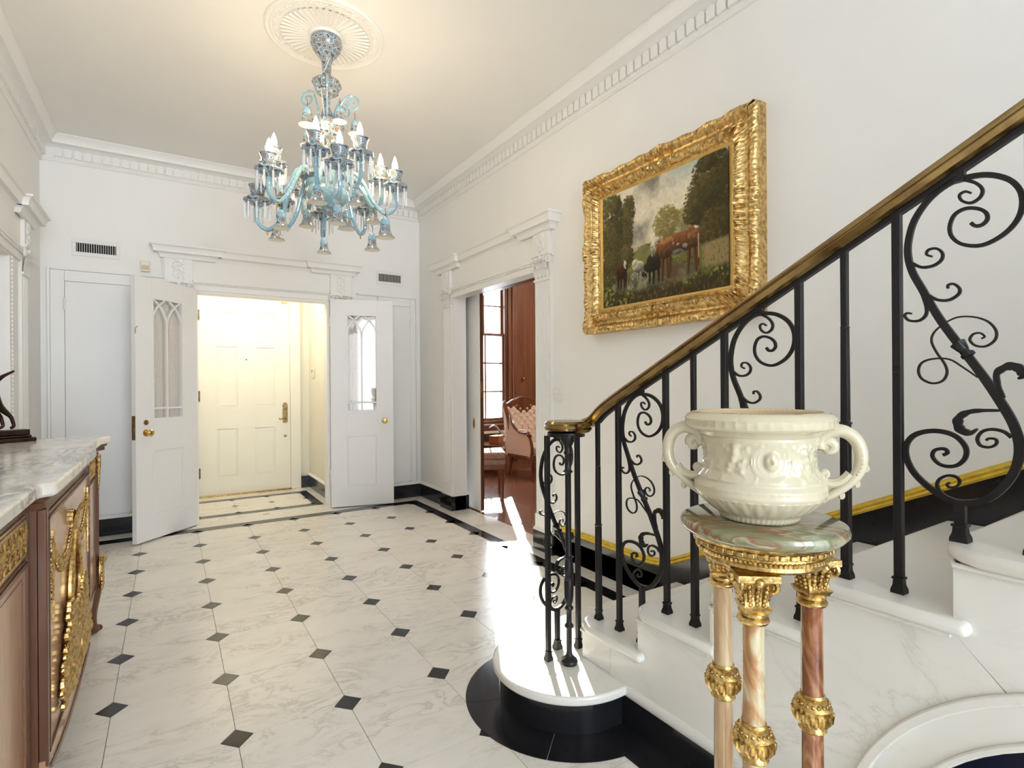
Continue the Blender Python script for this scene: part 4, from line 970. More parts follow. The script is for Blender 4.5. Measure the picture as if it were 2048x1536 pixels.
# ================================================================ COMMODE (left foreground)
cm = thing('commode', 'mahogany breakfront commode with veined marble top and gilt mounts', 'commode', (-.60, 2.475, 0))
XF = -.300; CF = XF-.035; Y0, Y1, YA, YBk = 1.30, 3.66, 1.985, 2.965     # front planes, ends, breaks
ZT = 1.045
def topline(off):
    f, c = XF+off, CF+off
    pts = [(XL+.03, Y0-off), (c-.10, Y0-off), (c-.035, Y0-off+.015), (c-.005, Y0+.06-off*.4), (c, Y0+.10), (c, YA-.055), (c+.006, YA-.03), (f-.006, YA-.012), (f, YA+.012), (f, YBk-.012), (f-.006, YBk+.012), (c+.006, YBk+.03), (c, YBk+.055), (c, Y1-.10), (c+.012, Y1-.05), (c+.035, Y1-.005+off*.3), (c+.02, Y1+off*.7), (c-.06, Y1+off), (XL+.03, Y1+off)]
    return pts
obj('marble_top', G().prism(topline(.030), 'z', ZT-.040, ZT), top_m, cm, bevel=.009, seg=3)
obj('cornice_moulding', G().prism(topline(.012), 'z', ZT-.052, ZT-.040).prism(topline(.002), 'z', ZT-.075, ZT-.052), wdark_m, cm, bevel=.003)
body = G().prism([(XL+.03, Y0+.02), (CF-.012, Y0+.02), (CF-.012, YA), (XF-.012, YA), (XF-.012, YBk), (CF-.012, YBk), (CF-.012, Y1-.02), (XL+.03, Y1-.02)], 'z', .235, ZT-.07)
obj('carcass', body, wdark_m, cm, bevel=.002)
def front(name, y0, y1, z0, z1, x, th=.012, m=veneer_m, parent=None, bev=.003): return obj(name, G().box((x-th, y0, z0), (x, y1, z1)), m, parent or cm, bevel=bev)
def framed(nm, y0, y1, z0, z1, x, w=.022):
    o = front(nm, y0, y1, z0, z1, x)
    obj('edge_moulding', G().box((x-.002, y0, z0), (x+.006, y0+w*.4, z1)).box((x-.002, y1-w*.4, z0), (x+.006, y1, z1)).box((x-.002, y0, z0), (x+.006, y1, z0+w*.4)).box((x-.002, y0, z1-w*.4), (x+.006, y1, z1)), wdark_m, o, bevel=.002)
    return o
dc = framed('door', YA+.035, YBk-.035, .262, ZT-.105, XF+.001)
rails = []
for (a, b) in ((Y0+.10, YA-.03), (YBk+.03, Y1-.12)):
    d = framed('door', a, b, .262, .835, CF+.001)
    obj('inlay_line', G().box((CF+.0008, a+.05, .80), (CF+.0018, b-.05, .803)).box((CF+.0008, a+.05, .30), (CF+.0018, a+.053, .80)).box((CF+.0008, b-.053, .30), (CF+.0018, b-.05, .80)), wdark_m, d)
    dr = front('drawer', a, b, .850, ZT-.082, CF+.001)
    obj('gilt_border', G().box((CF, a+.008, .856), (CF+.006, b-.008, .866)).box((CF, a+.008, ZT-.098), (CF+.006, b-.008, ZT-.088)).box((CF, a+.008, .856), (CF+.006, a+.018, ZT-.088)).box((CF, b-.018, .856), (CF+.006, b-.008, ZT-.088)), mount_m, dr, bevel=.0015)
    g = G(); r_ = random.Random(5); L = b-a-.05; n = int(L/.055)
    zm = (.866+ZT-.098)/2
    for i in range(n):
        y = a+.03+L*(i+.5)/n
        g.ball((CF+.004, y, zm), (.008, .013, .017), 8, 6)
        for k in range(6):
            an = k*PI/3; g.ball((CF+.004, y+.017*cos(an), zm+.020*sin(an)), (.005, .008, .007), 6, 4)
        g.tube([(CF+.003, y+.0275, .867), (CF+.004, y+.02, zm-.016), (CF+.004, y+.0275, zm), (CF+.004, y+.035, zm+.016), (CF+.003, y+.0275, ZT-.099)], .0035, 5)
    obj('pierced_scroll_mount', g, mount_m, dr, kind='stuff')
# stiles / pilaster strips at the breaks and canted corners
for y in (YA+.012, YBk-.012): obj('stile', G().box((XF-.02, y-.012, .24), (XF+.006, y+.012, ZT-.076)), wdark_m, cm, bevel=.004)
obj('side_stile', G().box((CF-.01, YA-.022, .24), (CF+.004, YA-.004, ZT-.076)).box((CF-.01, YBk+.004, .24), (CF+.004, YBk+.022, ZT-.076)), wdark_m, cm, bevel=.003)
# shaped aprons below
def apron(x, y0, y1, z1, drop, e=.06):
    P = [(y0, z1), (y1, z1), (y1, z1-drop*.35)]+[(y1-e+(y0-y1+2*e)*t, z1-drop*(.35+.65*sin(PI*t)**.6)) for t in np.linspace(0, 1, 15)]+[(y0, z1-drop*.35)]
    return G().prism(P, 'x', x-.02, x)
obj('apron', apron(XF+.002, YA-.0, YBk+.0, .262, .085), veneer_m, cm, bevel=.003); obj('apron_moulding', G().tube([(XF+.004, YA+(YBk-YA)*t, .262-.085*(.35+.65*sin(PI*t)**.6)) for t in np.linspace(.05, .95, 16)], .005, 6), wdark_m, cm)
for a, b in ((Y0+.08, YA-.0), (YBk+.0, Y1-.10)): obj('apron', apron(CF+.0, a, b, .262, .07), veneer_m, cm, bevel=.003)
def leg(x, y, sx, sy):
    P = [Vector((x, y, .36)), Vector((x+.012*sx, y+.010*sy, .30)), Vector((x+.010*sx, y+.008*sy, .22)), Vector((x-.004*sx, y-.002*sy, .12)), Vector((x-.002*sx, y, .05)), Vector((x+.010*sx, y+.008*sy, .012))]
    S_ = smoothpath(P, 4); n = len(S_)
    o = obj('leg', G().tube(S_, [.042-.019*i/n for i in range(n)], 10), wdark_m, cm)
    obj('scroll_toe', G().ball((x+.014*sx, y+.012*sy, .024), (.026, .026, .024), 12, 8).tube([(x+.014*sx, y+.012*sy, .03)]+[(x+sx*(.03+p[0]), y+sy*.016, .022+p[1]) for p in spiral((0, 0), .015, .004, PI/2, -1.2, 14)], .005, 6), wdark_m, o)
    return o
cx_, cy_ = CF-.03, .045
legs = [leg(CF-.022, Y1-.06, 1, 1), leg(CF-.022, Y0+.06, 1, -1), leg(XL+.08, Y1-.06, -1, 1), leg(XL+.08, Y0+.06, -1, -1)]
obj('corner_post', G().lathe([(0, .34), (.036, .34), (.036, ZT-.078), (0, ZT-.078)], (CF-.022, Y1-.06, 0), 8), wdark_m, cm); obj('corner_post', G().lathe([(0, .34), (.036, .34), (.036, ZT-.078), (0, ZT-.078)], (CF-.022, Y0+.06, 0), 8), wdark_m, cm)
def rosette(g, x, y, z, r, rnd):
    g.ball((x, y, z), (r*.6, r, r), 8, 6)
    for k in range(7):
        a = 2*PI*k/7+rnd.random(); q_ = r*(1.0+.5*rnd.random()); g.ball((x-.001, y+q_*cos(a), z+q_*sin(a)), (r*.45, r*.62, r*.62), 6, 4)
rn = random.Random(11)
def garland(g, A, Bp, sag, x, r=.009, n=16):
    for i in range(n+1):
        t = i/n; y = A[0]+(Bp[0]-A[0])*t; z = A[1]+(Bp[1]-A[1])*t-sag*4*t*(1-t)
        rosette(g, x, y, z, r*(.8+.5*sin(PI*t)), rn)
YM = (YA+YBk)/2
x = XF+.006; g = G()
# torch of leaves above, twin stems, swags to both sides and a broad spray of flowers round a mask
for k in range(5): leaf(g, Matrix(((0, 1, 0, x), (1, 0, 0, YM+.020*(k-2)), (0, 0, 1, .83), (0, 0, 0, 1))), .026, .085-.012*abs(k-2), .015)
rosette(g, x, YM, .835, .024, rn); rosette(g, x, YM, .80, .020, rn)
for s in (-1, 1):
    g.tube(smoothpath([(x+.002, YM+s*.012, .80), (x+.004, YM+s*.075, .72), (x+.004, YM+s*.118, .62), (x+.004, YM+s*.10, .55), (x, YM+s*.03, .48)], 6), .0105, 8)
    garland(g, (YM+s*.02, .82), (YM+s*.405, .86), .10, x, .010, 22)
    for k in range(6): rosette(g, x, YM+s*.412, .845-.030*k, .012-.0007*k, rn)
for k in range(120):
    t = rn.random()**.7; hw = .16+.20*t; yy = (rn.random()*2-1)*hw; zz = .60-.28*t-.10*abs(yy)*(1-t)
    if zz > .53 and abs(yy) < .12: continue
    rosette(g, x+.004+.014*(1-abs(yy)/.4), YM+yy, max(.318, zz), .017+.010*rn.random(), rn)
g.tube([(x+.024, YM+.05*cos(a), .40+.05*sin(a)) for a in np.linspace(0, 2*PI, 22)], .011, 6); g.ball((x+.02, YM, .40), (.02, .035, .04), 10, 8)
obj('flower_garland_mount', g, mount_m, dc, kind='stuff')
for s in (-1, 1): obj('gilt_frame_line', G().box((x-.003, YM+s*.395-.002, .62), (x+.002, YM+s*.395+.002, .89)).box((x-.003, YM+s*.408-.002, .86), (x+.002, YM+s*.408+.002, .89)), mount_m, dc)
for y in (Y1-.06, Y0+.06):
    g = G(); x = CF+.016
    for k in range(9): rosette(g, x-.004, y+.004, .93-.021*k, .014-.0009*k, rn)
    g.tube([(x-.004, y, .95), (x, y, .90), (x-.006, y, .75)], [.012, .008, .004], 6)
    obj('corner_pendant_mount', g, mount_m, cm, kind='stuff')
    g = G(); M = Matrix.Translation((x-.012, y, .245)) @ Matrix.Rotation(-PI/2, 4, 'Z')
    for k in (-1, 0, 1):
        leaf(g, M @ Matrix.Translation((.024*k, .008, 0)), .034, .19-.03*abs(k), .015)
        for j in range(6): rosette(g, x+.012, y+.022*k, .26+.027*j, .012, rn)
    g.tube([(x+.004, y+.03*cos(a), .33+.07*sin(a)) for a in np.linspace(0, 2*PI, 18)], .009, 6)
    obj('leg_mount', g, mount_m, cm, kind='stuff')
# bronze hound on its plinth, standing at the back of the top
bz = thing('bronze_dog', 'dark bronze dog statuette on stepped base on the commode top', 'statuette', (-.735, 3.51, ZT))
HD = Vector((-.85, -.53, 0)).normalized(); HS = Vector((-HD.y, HD.x, 0))
def D_(a, s, z): return Vector((-.735, 3.51, ZT))+HD*a+HS*s+Vector((0, 0, z))
Mb = Matrix.Translation(D_(0, 0, 0)) @ Matrix(((HD.x, HS.x, 0, 0), (HD.y, HS.y, 0, 0), (0, 0, 1, 0), (0, 0, 0, 1)))
obj('base', G().box((-.17, -.055, 0), (.13, .055, .02)).box((-.155, -.045, .02), (.115, .045, .032)).box((-.15, -.04, .032), (.11, .04, .060)).xf(Mb), bronze_m, bz, bevel=.005)
def skin(name, verts, edges, m, parent, sub=2):
    me = bpy.data.meshes.new(name); me.from_pydata([tuple(v[:3]) for v in verts], edges, []); o = bpy.data.objects.new(name, me); COL.objects.link(o)
    WL[o] = WL[parent].copy(); o.parent = parent
    for v in me.vertices: v.co -= WL[parent]
    s = o.modifiers.new('skin', 'SKIN'); me.materials.append(m)
    sv = me.skin_vertices[0].data if me.skin_vertices else None
    if sv is None:
        bm_ = None
    for i, v in enumerate(verts): me.skin_vertices[0].data[i].radius = (v[3], v[3]*(v[4] if len(v) > 4 else 1)); me.skin_vertices[0].data[i].use_root = (i == 0)
    s.use_smooth_shade = True
    q_ = o.modifiers.new('sub', 'SUBSURF'); q_.levels = sub; q_.render_levels = sub
    return o
def dv(a, s, z, r, k_=1): p = D_(a, s, z); return (p.x, p.y, p.z, r, k_)
V = [dv(0, 0, .265, .036), dv(.04, 0, .268, .032), dv(.075, 0, .262, .040), dv(.095, 0, .305, .026), dv(.105, 0, .35, .020), dv(.11, 0, .375, .024), dv(.135, 0, .37, .015), dv(.15, 0, .366, .010),
     dv(-.03, 0, .295, .012), dv(-.06, 0, .325, .009), dv(-.105, 0, .352, .005),
     dv(-.012, .024, .225, .027), dv(-.035, .026, .175, .018), dv(-.080, .026, .125, .009), dv(-.092, .026, .078, .008), dv(-.075, .026, .068, .008),
     dv(-.006, -.024, .225, .027), dv(-.025, -.026, .175, .018), dv(-.060, -.026, .125, .009), dv(-.070, -.026, .078, .008), dv(-.053, -.026, .068, .008),
     dv(.075, .02, .22, .017), dv(.08, .022, .14, .010), dv(.078, .022, .075, .008), dv(.092, .022, .068, .008),
     dv(.08, -.02, .22, .017), dv(.098, -.022, .15, .010), dv(.08, -.022, .115, .008)]
E_ = [(0,1),(1,2),(2,3),(3,4),(4,5),(5,6),(6,7),(0,8),(8,9),(9,10),(0,11),(11,12),(12,13),(13,14),(14,15),(0,16),(16,17),(17,18),(18,19),(19,20),(3,21),(21,22),(22,23),(23,24),(3,25),(25,26),(26,27)]
dog = skin('body', V, E_, bronze_m, bz)
obj('ear', G().ball(D_(.108, .022, .375), (.010, .010, .022), 10, 8), bronze_m, bz); obj('ear', G().ball(D_(.108, -.022, .375), (.010, .010, .022), 10, 8), bronze_m, bz)
# gilt frame glimpsed in the left doorway
gf = obj('wall_frame', G().sweep([(0, 0), (.035, 0), (.04, .012), (.02, .02), (0, .018)], [(0, 0), (.42, 0), (.42, .55), (0, .55)], closed=True), liner_m)
gf.data.transform(Matrix.Translation((XL-.108, 0, 0)) @ Matrix(((0, 0, 1, 0), (1, 0, 0, 0), (0, 1, 0, 0), (0, 0, 0, 1))))
gf.location = (0, 4.78, 1.63); WL[gf] = Vector(gf.location)
tag(gf, 'gilt picture frame hanging on the left recess door behind the bronze dog', 'frame')
gfc = obj('backing', G().box((XL-.1085, 4.80, 1.65), (XL-.104, 5.18, 2.16)), wdark_m, gf)

# ================================================================ PAINTING
def canvas_colors(nx, ny):
    r = np.random.RandomState(5)
    def vnoise(sx, sy, seed):
        rs = np.random.RandomState(seed); gx_, gy_ = int(sx)+2, int(sy)+2; A = rs.rand(gy_, gx_)
        x = np.linspace(0, sx, nx); y = np.linspace(0, sy, ny); xi = x.astype(int); yi = y.astype(int); xf = x-xi; yf = y-yi
        xf = xf*xf*(3-2*xf); yf = yf*yf*(3-2*yf)
        a = A[np.ix_(yi, xi)]; b = A[np.ix_(yi, xi+1)]; c = A[np.ix_(yi+1, xi)]; d = A[np.ix_(yi+1, xi+1)]
        return (a*(1-xf)+b*xf)*(1-yf[:, None])+(c*(1-xf)+d*xf)*yf[:, None]
    def fbm(s, seed, o=5): return sum(vnoise(s*2**i*1.3, s*2**i, seed+i)*.5**i for i in range(o))/sum(.5**i for i in range(o))
    u, v = np.meshgrid(np.linspace(0, 1, nx), np.linspace(0, 1, ny))
    img = np.zeros((ny, nx, 3))
    def C(*c): return np.array(c)/255.
    def put(mask, col): img[:] = img*(1-mask[..., None])+col*mask[..., None]
    def sm(x, a, b): t = np.clip((x-a)/(b-a), 0, 1); return t*t*(3-2*t)
    n1, n2, n3, n4 = fbm(4, 1), fbm(9, 20), fbm(22, 40), fbm(45, 60)
    # sky and clouds
    t = sm(n1+.25*(n2-.5)+.12*v, .38, .68)[..., None]
    img[:] = C(128, 124, 110)*(1-t)+C(222, 210, 184)*t
    put(sm(v, .82, 1.)*sm(u, .45, .7)*.6, C(150, 170, 165)); put(sm(.62-v, 0, .2)*.55, C(222, 204, 164))
    # far hills and meadow
    hz = .42+.07*u+.012*(n2-.5)
    put(sm(hz+.035-v, 0, .015)*sm(u, .1, .45)*.8, C(148, 138, 100)); 
    put(sm(hz-v, -.005, .01), C(126, 124, 66)*(1)); g_ = sm(hz-v, 0, .3)
    put(g_*.9, C(86, 88, 40)); put(sm(n3, .5, .7)*sm(hz-v, 0, .05)*.5, C(150, 140, 72)); put(sm(n4, .52, .7)*sm(hz-v-.12, 0, .1)*.6, C(40, 44, 20))
    def dab(x, y, rx, ry, col, al):
        i0, i1 = max(0, int((x-rx)*nx)), min(nx, int((x+rx)*nx)+2); j0, j1 = max(0, int((y-ry)*ny)), min(ny, int((y+ry)*ny)+2)
        if i1 <= i0 or j1 <= j0: return
        q_ = ((u[j0:j1, i0:i1]-x)/rx)**2+((v[j0:j1, i0:i1]-y)/ry)**2; m = (np.clip(1-q_, 0, 1)**.7*al)[..., None]
        img[j0:j1, i0:i1] = img[j0:j1, i0:i1]*(1-m)+col*m
    def tree(cx, cy, rx, ry, dark, lite, seed, thr=.0, soft=.10):
        rs = np.random.RandomState(seed); n_ = int(700*rx*ry/.02)+120
        for i in range(n_):
            ang, rr_ = rs.rand()*2*np.pi, np.sqrt(rs.rand())*(.82+.3*rs.rand()); x, y = cx+rx*rr_*np.cos(ang), cy+ry*rr_*np.sin(ang)
            t = np.clip(.32+.34*(y-cy)/ry-.24*(x-cx)/rx+.42*(rs.rand()-.5)+.25*(n2[min(ny-1, max(0, int(y*ny))), min(nx-1, max(0, int(x*nx)))]-.5)*3, 0, 1)
            if i < n_*.45: t *= .35
            s_ = .006+.012*rs.rand()*(1 if i < n_*.5 else .6)
            dab(x, y, s_, s_*(.7+.5*rs.rand()), dark*(1-t)+lite*t+(rs.rand(3)-.5)*.03, .75)
    tree(.70, .58, .05, .10, C(120, 112, 72), C(170, 158, 108), 101); tree(.565, .60, .095, .13, C(112, 98, 52), C(178, 158, 94), 111)
    tree(.38, .44, .05, .03, C(110, 104, 66), C(140, 130, 86), 121)
    for i, (cx, cy, rx, ry) in enumerate(((.25, .82, .055, .12), (.22, .66, .07, .2), (.17, .5, .1, .2), (.08, .75, .12, .28), (.06, .45, .14, .3), (.13, .9, .05, .08), (.23, .42, .06, .1))): tree(cx, cy, rx, ry, C(62, 56, 30), C(126, 112, 64), 130+i*7)
    for i, (cx, cy, rx, ry) in enumerate(((.90, .86, .14, .16), (.84, .7, .13, .16), (.95, .66, .16, .24), (.80, .60, .10, .10), (.93, .45, .13, .15), (.86, .94, .06, .06))): tree(cx, cy, rx, ry, C(48, 43, 20), C(104, 90, 46), 230+i*7)
    for tx in (.845, .885, .93): put(np.exp(-((u-tx-.01*np.sin(v*20))/.007)**2)*sm(v, .30, .36)*sm(.62-v, 0, .1)*.7, C(92, 62, 34))
    # bank with path, pool and foreground reeds
    put(sm(.36-v+.10*(u-.8), 0, .03)*sm(u, .80, .86)*sm(v-.14, 0, .05)*.9, C(150, 128, 88)*1.)
    pool = sm(1-np.sqrt(((u-.45)/.36)**2+((v-.17)/.105)**2)+(n2-.5)*.5, 0, .15)
    put(pool, C(92, 88, 66)); put(pool*sm(n3, .45, .62)*sm(1-abs(u-.33)/.16, 0, .5)*.55, C(196, 188, 160)); put(pool*sm(n2, .5, .7)*.6, C(170, 164, 140)); put(pool*sm(u, .5, .62)*sm(.74-u, 0, .1)*.6, C(96, 62, 38))
    fg = sm(.20-v+(n2-.5)*.2, 0, .08)*np.clip(1-pool*.8, 0, 1); put(fg*.95, C(54, 56, 22)); put(fg*sm(n4, .5, .62), C(136, 132, 66)); put(sm(.12-v+(n3-.5)*.12, 0, .05)*.8, C(60, 46, 26)); put(sm(.10-v, 0, .05)*sm(n4, .52, .66)*sm(.35-u, 0, .2), C(150, 146, 70))
    # cattle
    wu, wv = u+(n4-.5)*.016+(n3-.5)*.012, v+(fbm(45, 77)-.5)*.016
    def poly(P, col, soft=.006):
        u, v = wu, wv; P = np.array(P); ins = np.zeros(u.shape, bool); j = len(P)-1
        for i in range(len(P)):
            (xi, yi), (xj, yj) = P[i], P[j]
            ins ^= ((yi > v) != (yj > v)) & (u < (xj-xi)*(v-yi)/(yj-yi+1e-12)+xi); j = i
        m_ = ins.astype(float); m_[1:-1, 1:-1] = (m_[1:-1, 1:-1]*2+m_[:-2, 1:-1]+m_[2:, 1:-1]+m_[1:-1, :-2]+m_[1:-1, 2:])/6
        sh = 1+.38*np.clip((v-P[:, 1].mean())/(np.ptp(P[:, 1])/2), -1, 1)+.25*(n4-.5); img[:] = img*(1-m_[..., None])+(col*sh[..., None])*m_[..., None]
    def ell(cx, cy, rx, ry, col, a=1.): put(sm(1-np.sqrt(((u-cx)/rx)**2+((v-cy)/ry)**2), 0, .25)*a, col)
    R1, R2, R3 = C(118, 72, 40), C(158, 106, 64), C(62, 36, 20); Wt = C(208, 196, 170); K = C(38, 30, 22)
    for i in range(900):
        x, y = r.rand(), r.rand()*.36; 
        if y > .30 and r.rand() < .7: continue
        dab(x, y, .0035, .008+.010*r.rand(), [C(132, 126, 64), C(46, 48, 20), C(90, 84, 40), C(160, 140, 92)][r.randint(4)], .5*(1-.7*float(pool[int(y*ny), int(x*nx)])))
    wob = (n4-.5)*.02+(n3-.5)*.012
    def beast(parts, legs, col, patches=(), lite=.55):
        """body from overlapping ellipsoids, lit from the upper left; legs are tapered strokes"""
        for (x0, y0, x1, y1, w) in legs:
            t = np.clip(((u-x0)*(x1-x0)+(v-y0)*(y1-y0))/((x1-x0)**2+(y1-y0)**2), 0, 1); d = np.hypot(u-(x0+(x1-x0)*t), (v-(y0+(y1-y0)*t))*.76)
            m = sm(w*(1-.45*t)-d, -.002, .003); sh = .62+.35*np.clip((x0+(x1-x0)*t-u)/w, -1, 1)
            img[:] = img*(1-m[..., None])+(col*sh[..., None])*m[..., None]
        h = np.zeros_like(u); gx_, gy_ = np.zeros_like(u), np.zeros_like(u)
        for (cx, cy, rx, ry, an) in parts:
            c, s_ = np.cos(an), np.sin(an); dx, dy = u-cx, (v-cy); a_, b_ = (dx*c+dy*s_)/rx, (-dx*s_+dy*c)/ry
            q_ = a_*a_+b_*b_+wob*2; hh = np.sqrt(np.clip(1-q_, 0, 1))*ry; sel = hh > h
            gx_ = np.where(sel, (a_*c/1-b_*s_), gx_); gy_ = np.where(sel, (a_*s_+b_*c), gy_); h = np.maximum(h, hh)
        m = sm(h, .002, .012); sh = np.clip(.76-.10*gx_+.36*gy_+.30*(n4-.5), .3, 1.4)
        cc = np.broadcast_to(col, img.shape).copy()
        for (px, py, pr, pry, pc) in patches:
            pm = sm(1-np.sqrt(((u-px)/pr)**2+((v-py)/pry)**2)+(n4-.5)*1.1+(n3-.5)*.8, 0, .2)[..., None]; cc = cc*(1-pm)+pc*pm
        img[:] = img*(1-m[..., None])+(cc*sh[..., None])*m[..., None]
    # bull calf, white cow, drinking black cow, large brown and white cow
    beast([(.175, .29, .045, .065, .2), (.205, .315, .03, .05, 0), (.215, .345, .017, .045, -.1)], [(.145, .26, .150, .15, .013), (.175, .25, .172, .14, .012), (.205, .26, .207, .145, .013), (.22, .27, .222, .16, .011)], R3*1.25, [(.215, .345, .014, .045, Wt)])
    beast([(.205, .385, .012, .008, .3), (.232, .39, .010, .007, -.2)], [], Wt)
    beast([(.335, .30, .048, .05, -.5), (.305, .33, .03, .04, 0), (.30, .29, .018, .03, .4)], [(.325, .27, .33, .18, .011), (.36, .27, .355, .19, .011)], C(206, 197, 168))
    beast([(.47, .31, .065, .075, .35), (.425, .27, .04, .05, .9), (.385, .215, .018, .035, .5)], [(.43, .24, .428, .14, .011), (.465, .24, .462, .13, .012), (.50, .25, .505, .14, .012)], K*1.3, [(.39, .19, .012, .014, Wt)])
    beast([(.655, .405, .165, .085, .10), (.765, .425, .055, .088, .1), (.56, .395, .068, .085, -.1), (.51, .40, .04, .055, .5)], [(.535, .33, .532, .14, .017), (.57, .33, .578, .155, .017), (.592, .31, .592, .17, .014), (.735, .34, .727, .16, .016), (.775, .36, .785, .16, .018), (.80, .38, .798, .20, .014)], R1*1.12, [(.66, .33, .065, .025, Wt), (.70, .375, .022, .02, Wt), (.655, .40, .014, .012, Wt), (.62, .42, .010, .012, Wt), (.785, .50, .03, .014, Wt), (.57, .45, .06, .03, R2), (.75, .45, .04, .03, R2)])
    beast([(.462, .415, .024, .060, .08), (.465, .455, .034, .028, 0), (.458, .365, .017, .022, 0)], [], Wt, [(.458, .352, .016, .012, C(176, 132, 104))])
    beast([(.425, .462, .020, .010, .3), (.505, .462, .020, .010, -.3)], [], R1); 
    for ex in (.449, .478): dab(ex, .432, .005, .007, K, 1.)
    for (x0, x1, y, c_) in ((.53, .60, .125, R1), (.72, .80, .135, R1), (.42, .51, .115, K), (.14, .23, .125, R3)):
        for i in range(26): dab(x0+(x1-x0)*r.rand(), y-.05*r.rand(), .012, .004, c_*.8, .4)
    put(np.exp(-((u-.80-.02*(.45-v))/.005)**2)*sm(v, .24, .27)*sm(.46-v, 0, .03)*.8, C(215, 190, 150))
    img[:] = img*(.93+.14*n4[..., None])
    return np.clip(img, 0, 1)
PYc, PZc, PHW, PHH = 2.195, 2.176, .646, .523
pt = thing('oil_painting', 'oil landscape of cattle drinking, hung on the right wall in ornate gilt frame', 'painting', (XR-.01, PYc, PZc-PHH))
nx, ny = 400, 306
img = canvas_colors(nx, ny); lin = np.where(img <= .04045, img/12.92, ((img+.055)/1.055)**2.4)
cw, chh = .475, .362
ys_ = np.linspace(PYc+cw, PYc-cw, nx); zs_ = np.linspace(PZc-chh, PZc+chh, ny)
Yg, Zg = np.meshgrid(ys_, zs_); V = np.stack([np.full(Yg.shape, XR-.062), Yg, Zg], -1).reshape(-1, 3)
idx = np.arange(nx*ny).reshape(ny, nx); F = np.stack([idx[:-1, :-1], idx[:-1, 1:], idx[1:, 1:], idx[1:, :-1]], -1).reshape(-1, 4)
cam_m = mat('painted_canvas', (.5, .5, .5), .5, spec=.2); k = N(cam_m); at = k.n('ShaderNodeAttribute', attribute_name='paint'); k.color(at.outputs['Color']); vv = k.coord(); k.bump(k.noise(vv, 260, 3), .12, .001)
gg = G(); gg.v = V.tolist(); gg.f = F.tolist()
cv = obj('canvas', gg, cam_m, pt, smooth=False)
ca = cv.data.color_attributes.new('paint', 'FLOAT_COLOR', 'POINT'); ca.data.foreach_set('color', np.concatenate([lin.reshape(-1, 3), np.ones((nx*ny, 1))], 1).ravel())
# carved frame: four mitred sides with modelled ornament
fp = [(0, 0, 0), (0, .045, 0), (.006, .070, 1), (.016, .084, 1), (.028, .086, 1), (.040, .078, .8), (.050, .066, .25), (.062, .060, 0.1), (.076, .062, .25), (.088, .072, 1), (.100, .080, 1.1), (.112, .080, 1.1), (.122, .072, .8), (.130, .064, .2), (.134, .066, .35), (.139, .068, .35), (.144, .064, .1)]
def frame_side(k_):
    L0 = PHW if k_ in (0, 2) else PHH          # half length of this side
    ns = 440 if L0 > .55 else 360; V = []; F = []; m = len(fp)
    rs = random.Random(k_); ph = [rs.random()*6 for _ in range(6)]
    for i in range(ns+1):
        t = -1+2*i/ns
        for j, (o, h, am) in enumerate(fp):
            s = t*(L0-o)
            cor = max(0, 1-(L0-abs(s))/.24)**.7+max(0, 1-abs(s)/.17)**.8*.9      # acanthus gathers at corners and centres
            leafy = abs(sin(s*78+o*60+ph[0]))*abs(sin(s*41-o*95+ph[1]))+.5*abs(sin(s*150+o*140+ph[2]))
            d = am*(.003+.021*min(1, .25+cor)*leafy+.006*abs(sin(s*230+o*300))) if j > 6 else am*(.005*abs(sin(s*120))+.014*min(1, .2+cor)*leafy+.004*sin(s*21))
            if j in (14, 15): d = .003*abs(sin(s*220))
            oo = o+(-.010*sin(s*19+1)**2*(1 if .003 < o < .03 else 0)+(.006*leafy*min(1, cor)*(1 if 0 < o < .03 else 0))-.010*min(1, cor)*(1 if 0 < o < .02 else 0))
            if abs(t) > .999: oo = o
            a = {0: (s, PHH-oo), 2: (-s, -PHH+oo), 1: (PHW-oo, -s), 3: (-PHW+oo, s)}[k_]
            V.append((XR-h-d, PYc-a[0], PZc+a[1]))
    for i in range(ns):
        for j in range(m-1): F.append((i*m+j, i*m+j+1, (i+1)*m+j+1, (i+1)*m+j))
    return G().add(V, F)
for k_ in range(4): obj('frame_side', frame_side(k_), gilt_m, pt, ang=50)
a, b = .142, .172
lin_g = G()
V = []; 
for o, h in ((.142, .064), (.150, .066), (.168, .058), (.172, .058), (.173, .050)):
    V += [(XR-h, PYc-s*(PHW-o), PZc+t*(PHH-o)) for s, t in ((-1,-1),(1,-1),(1,1),(-1,1))]
F = [(i*4+j, i*4+(j+1) % 4, i*4+4+(j+1) % 4, i*4+4+j) for i in range(4) for j in range(4)]
obj('inner_slip', G().add(V, F), liner_m, pt, ang=20)
obj('back_board', G().box((XR-.045, PYc-PHW+.02, PZc-PHH+.02), (XR-.002, PYc+PHW-.02, PZc+PHH-.02)), wdark_m, pt)
# ================================================================ CHANDELIER
CH = Vector((.815, 3.333, 0))
TC = Vector((-sin(YAW), -cos(YAW), 0)); RT = Vector((cos(YAW), -sin(YAW), 0))
ch = thing('chandelier', 'turquoise enamelled glass chandelier with candle lights hanging from ceiling medallion', 'chandelier', (CH.x, CH.y, 2.1))
def lob(n, amp): return lambda r, z, a, i: r*(1+amp*abs(cos(a*n/2)))
def cl(name, prof, m, seg=32, parent=None, f=None, **k): return obj(name, G().lathe(prof, (CH.x, CH.y, 0), seg, f=f), m, parent or ch, ang=50, **k)
cl('canopy', [(0, 3.425), (.05, 3.425), (.075, 3.418), (.090, 3.40), (.092, 3.375), (.080, 3.345), (.058, 3.315), (.038, 3.295), (.030, 3.27), (.026, 3.24), (0, 3.24)], enam_m)
cl('stem', [(0, 3.25), (.027, 3.25), (.025, 3.19), (.026, 3.165), (0, 3.165)], enam_m)
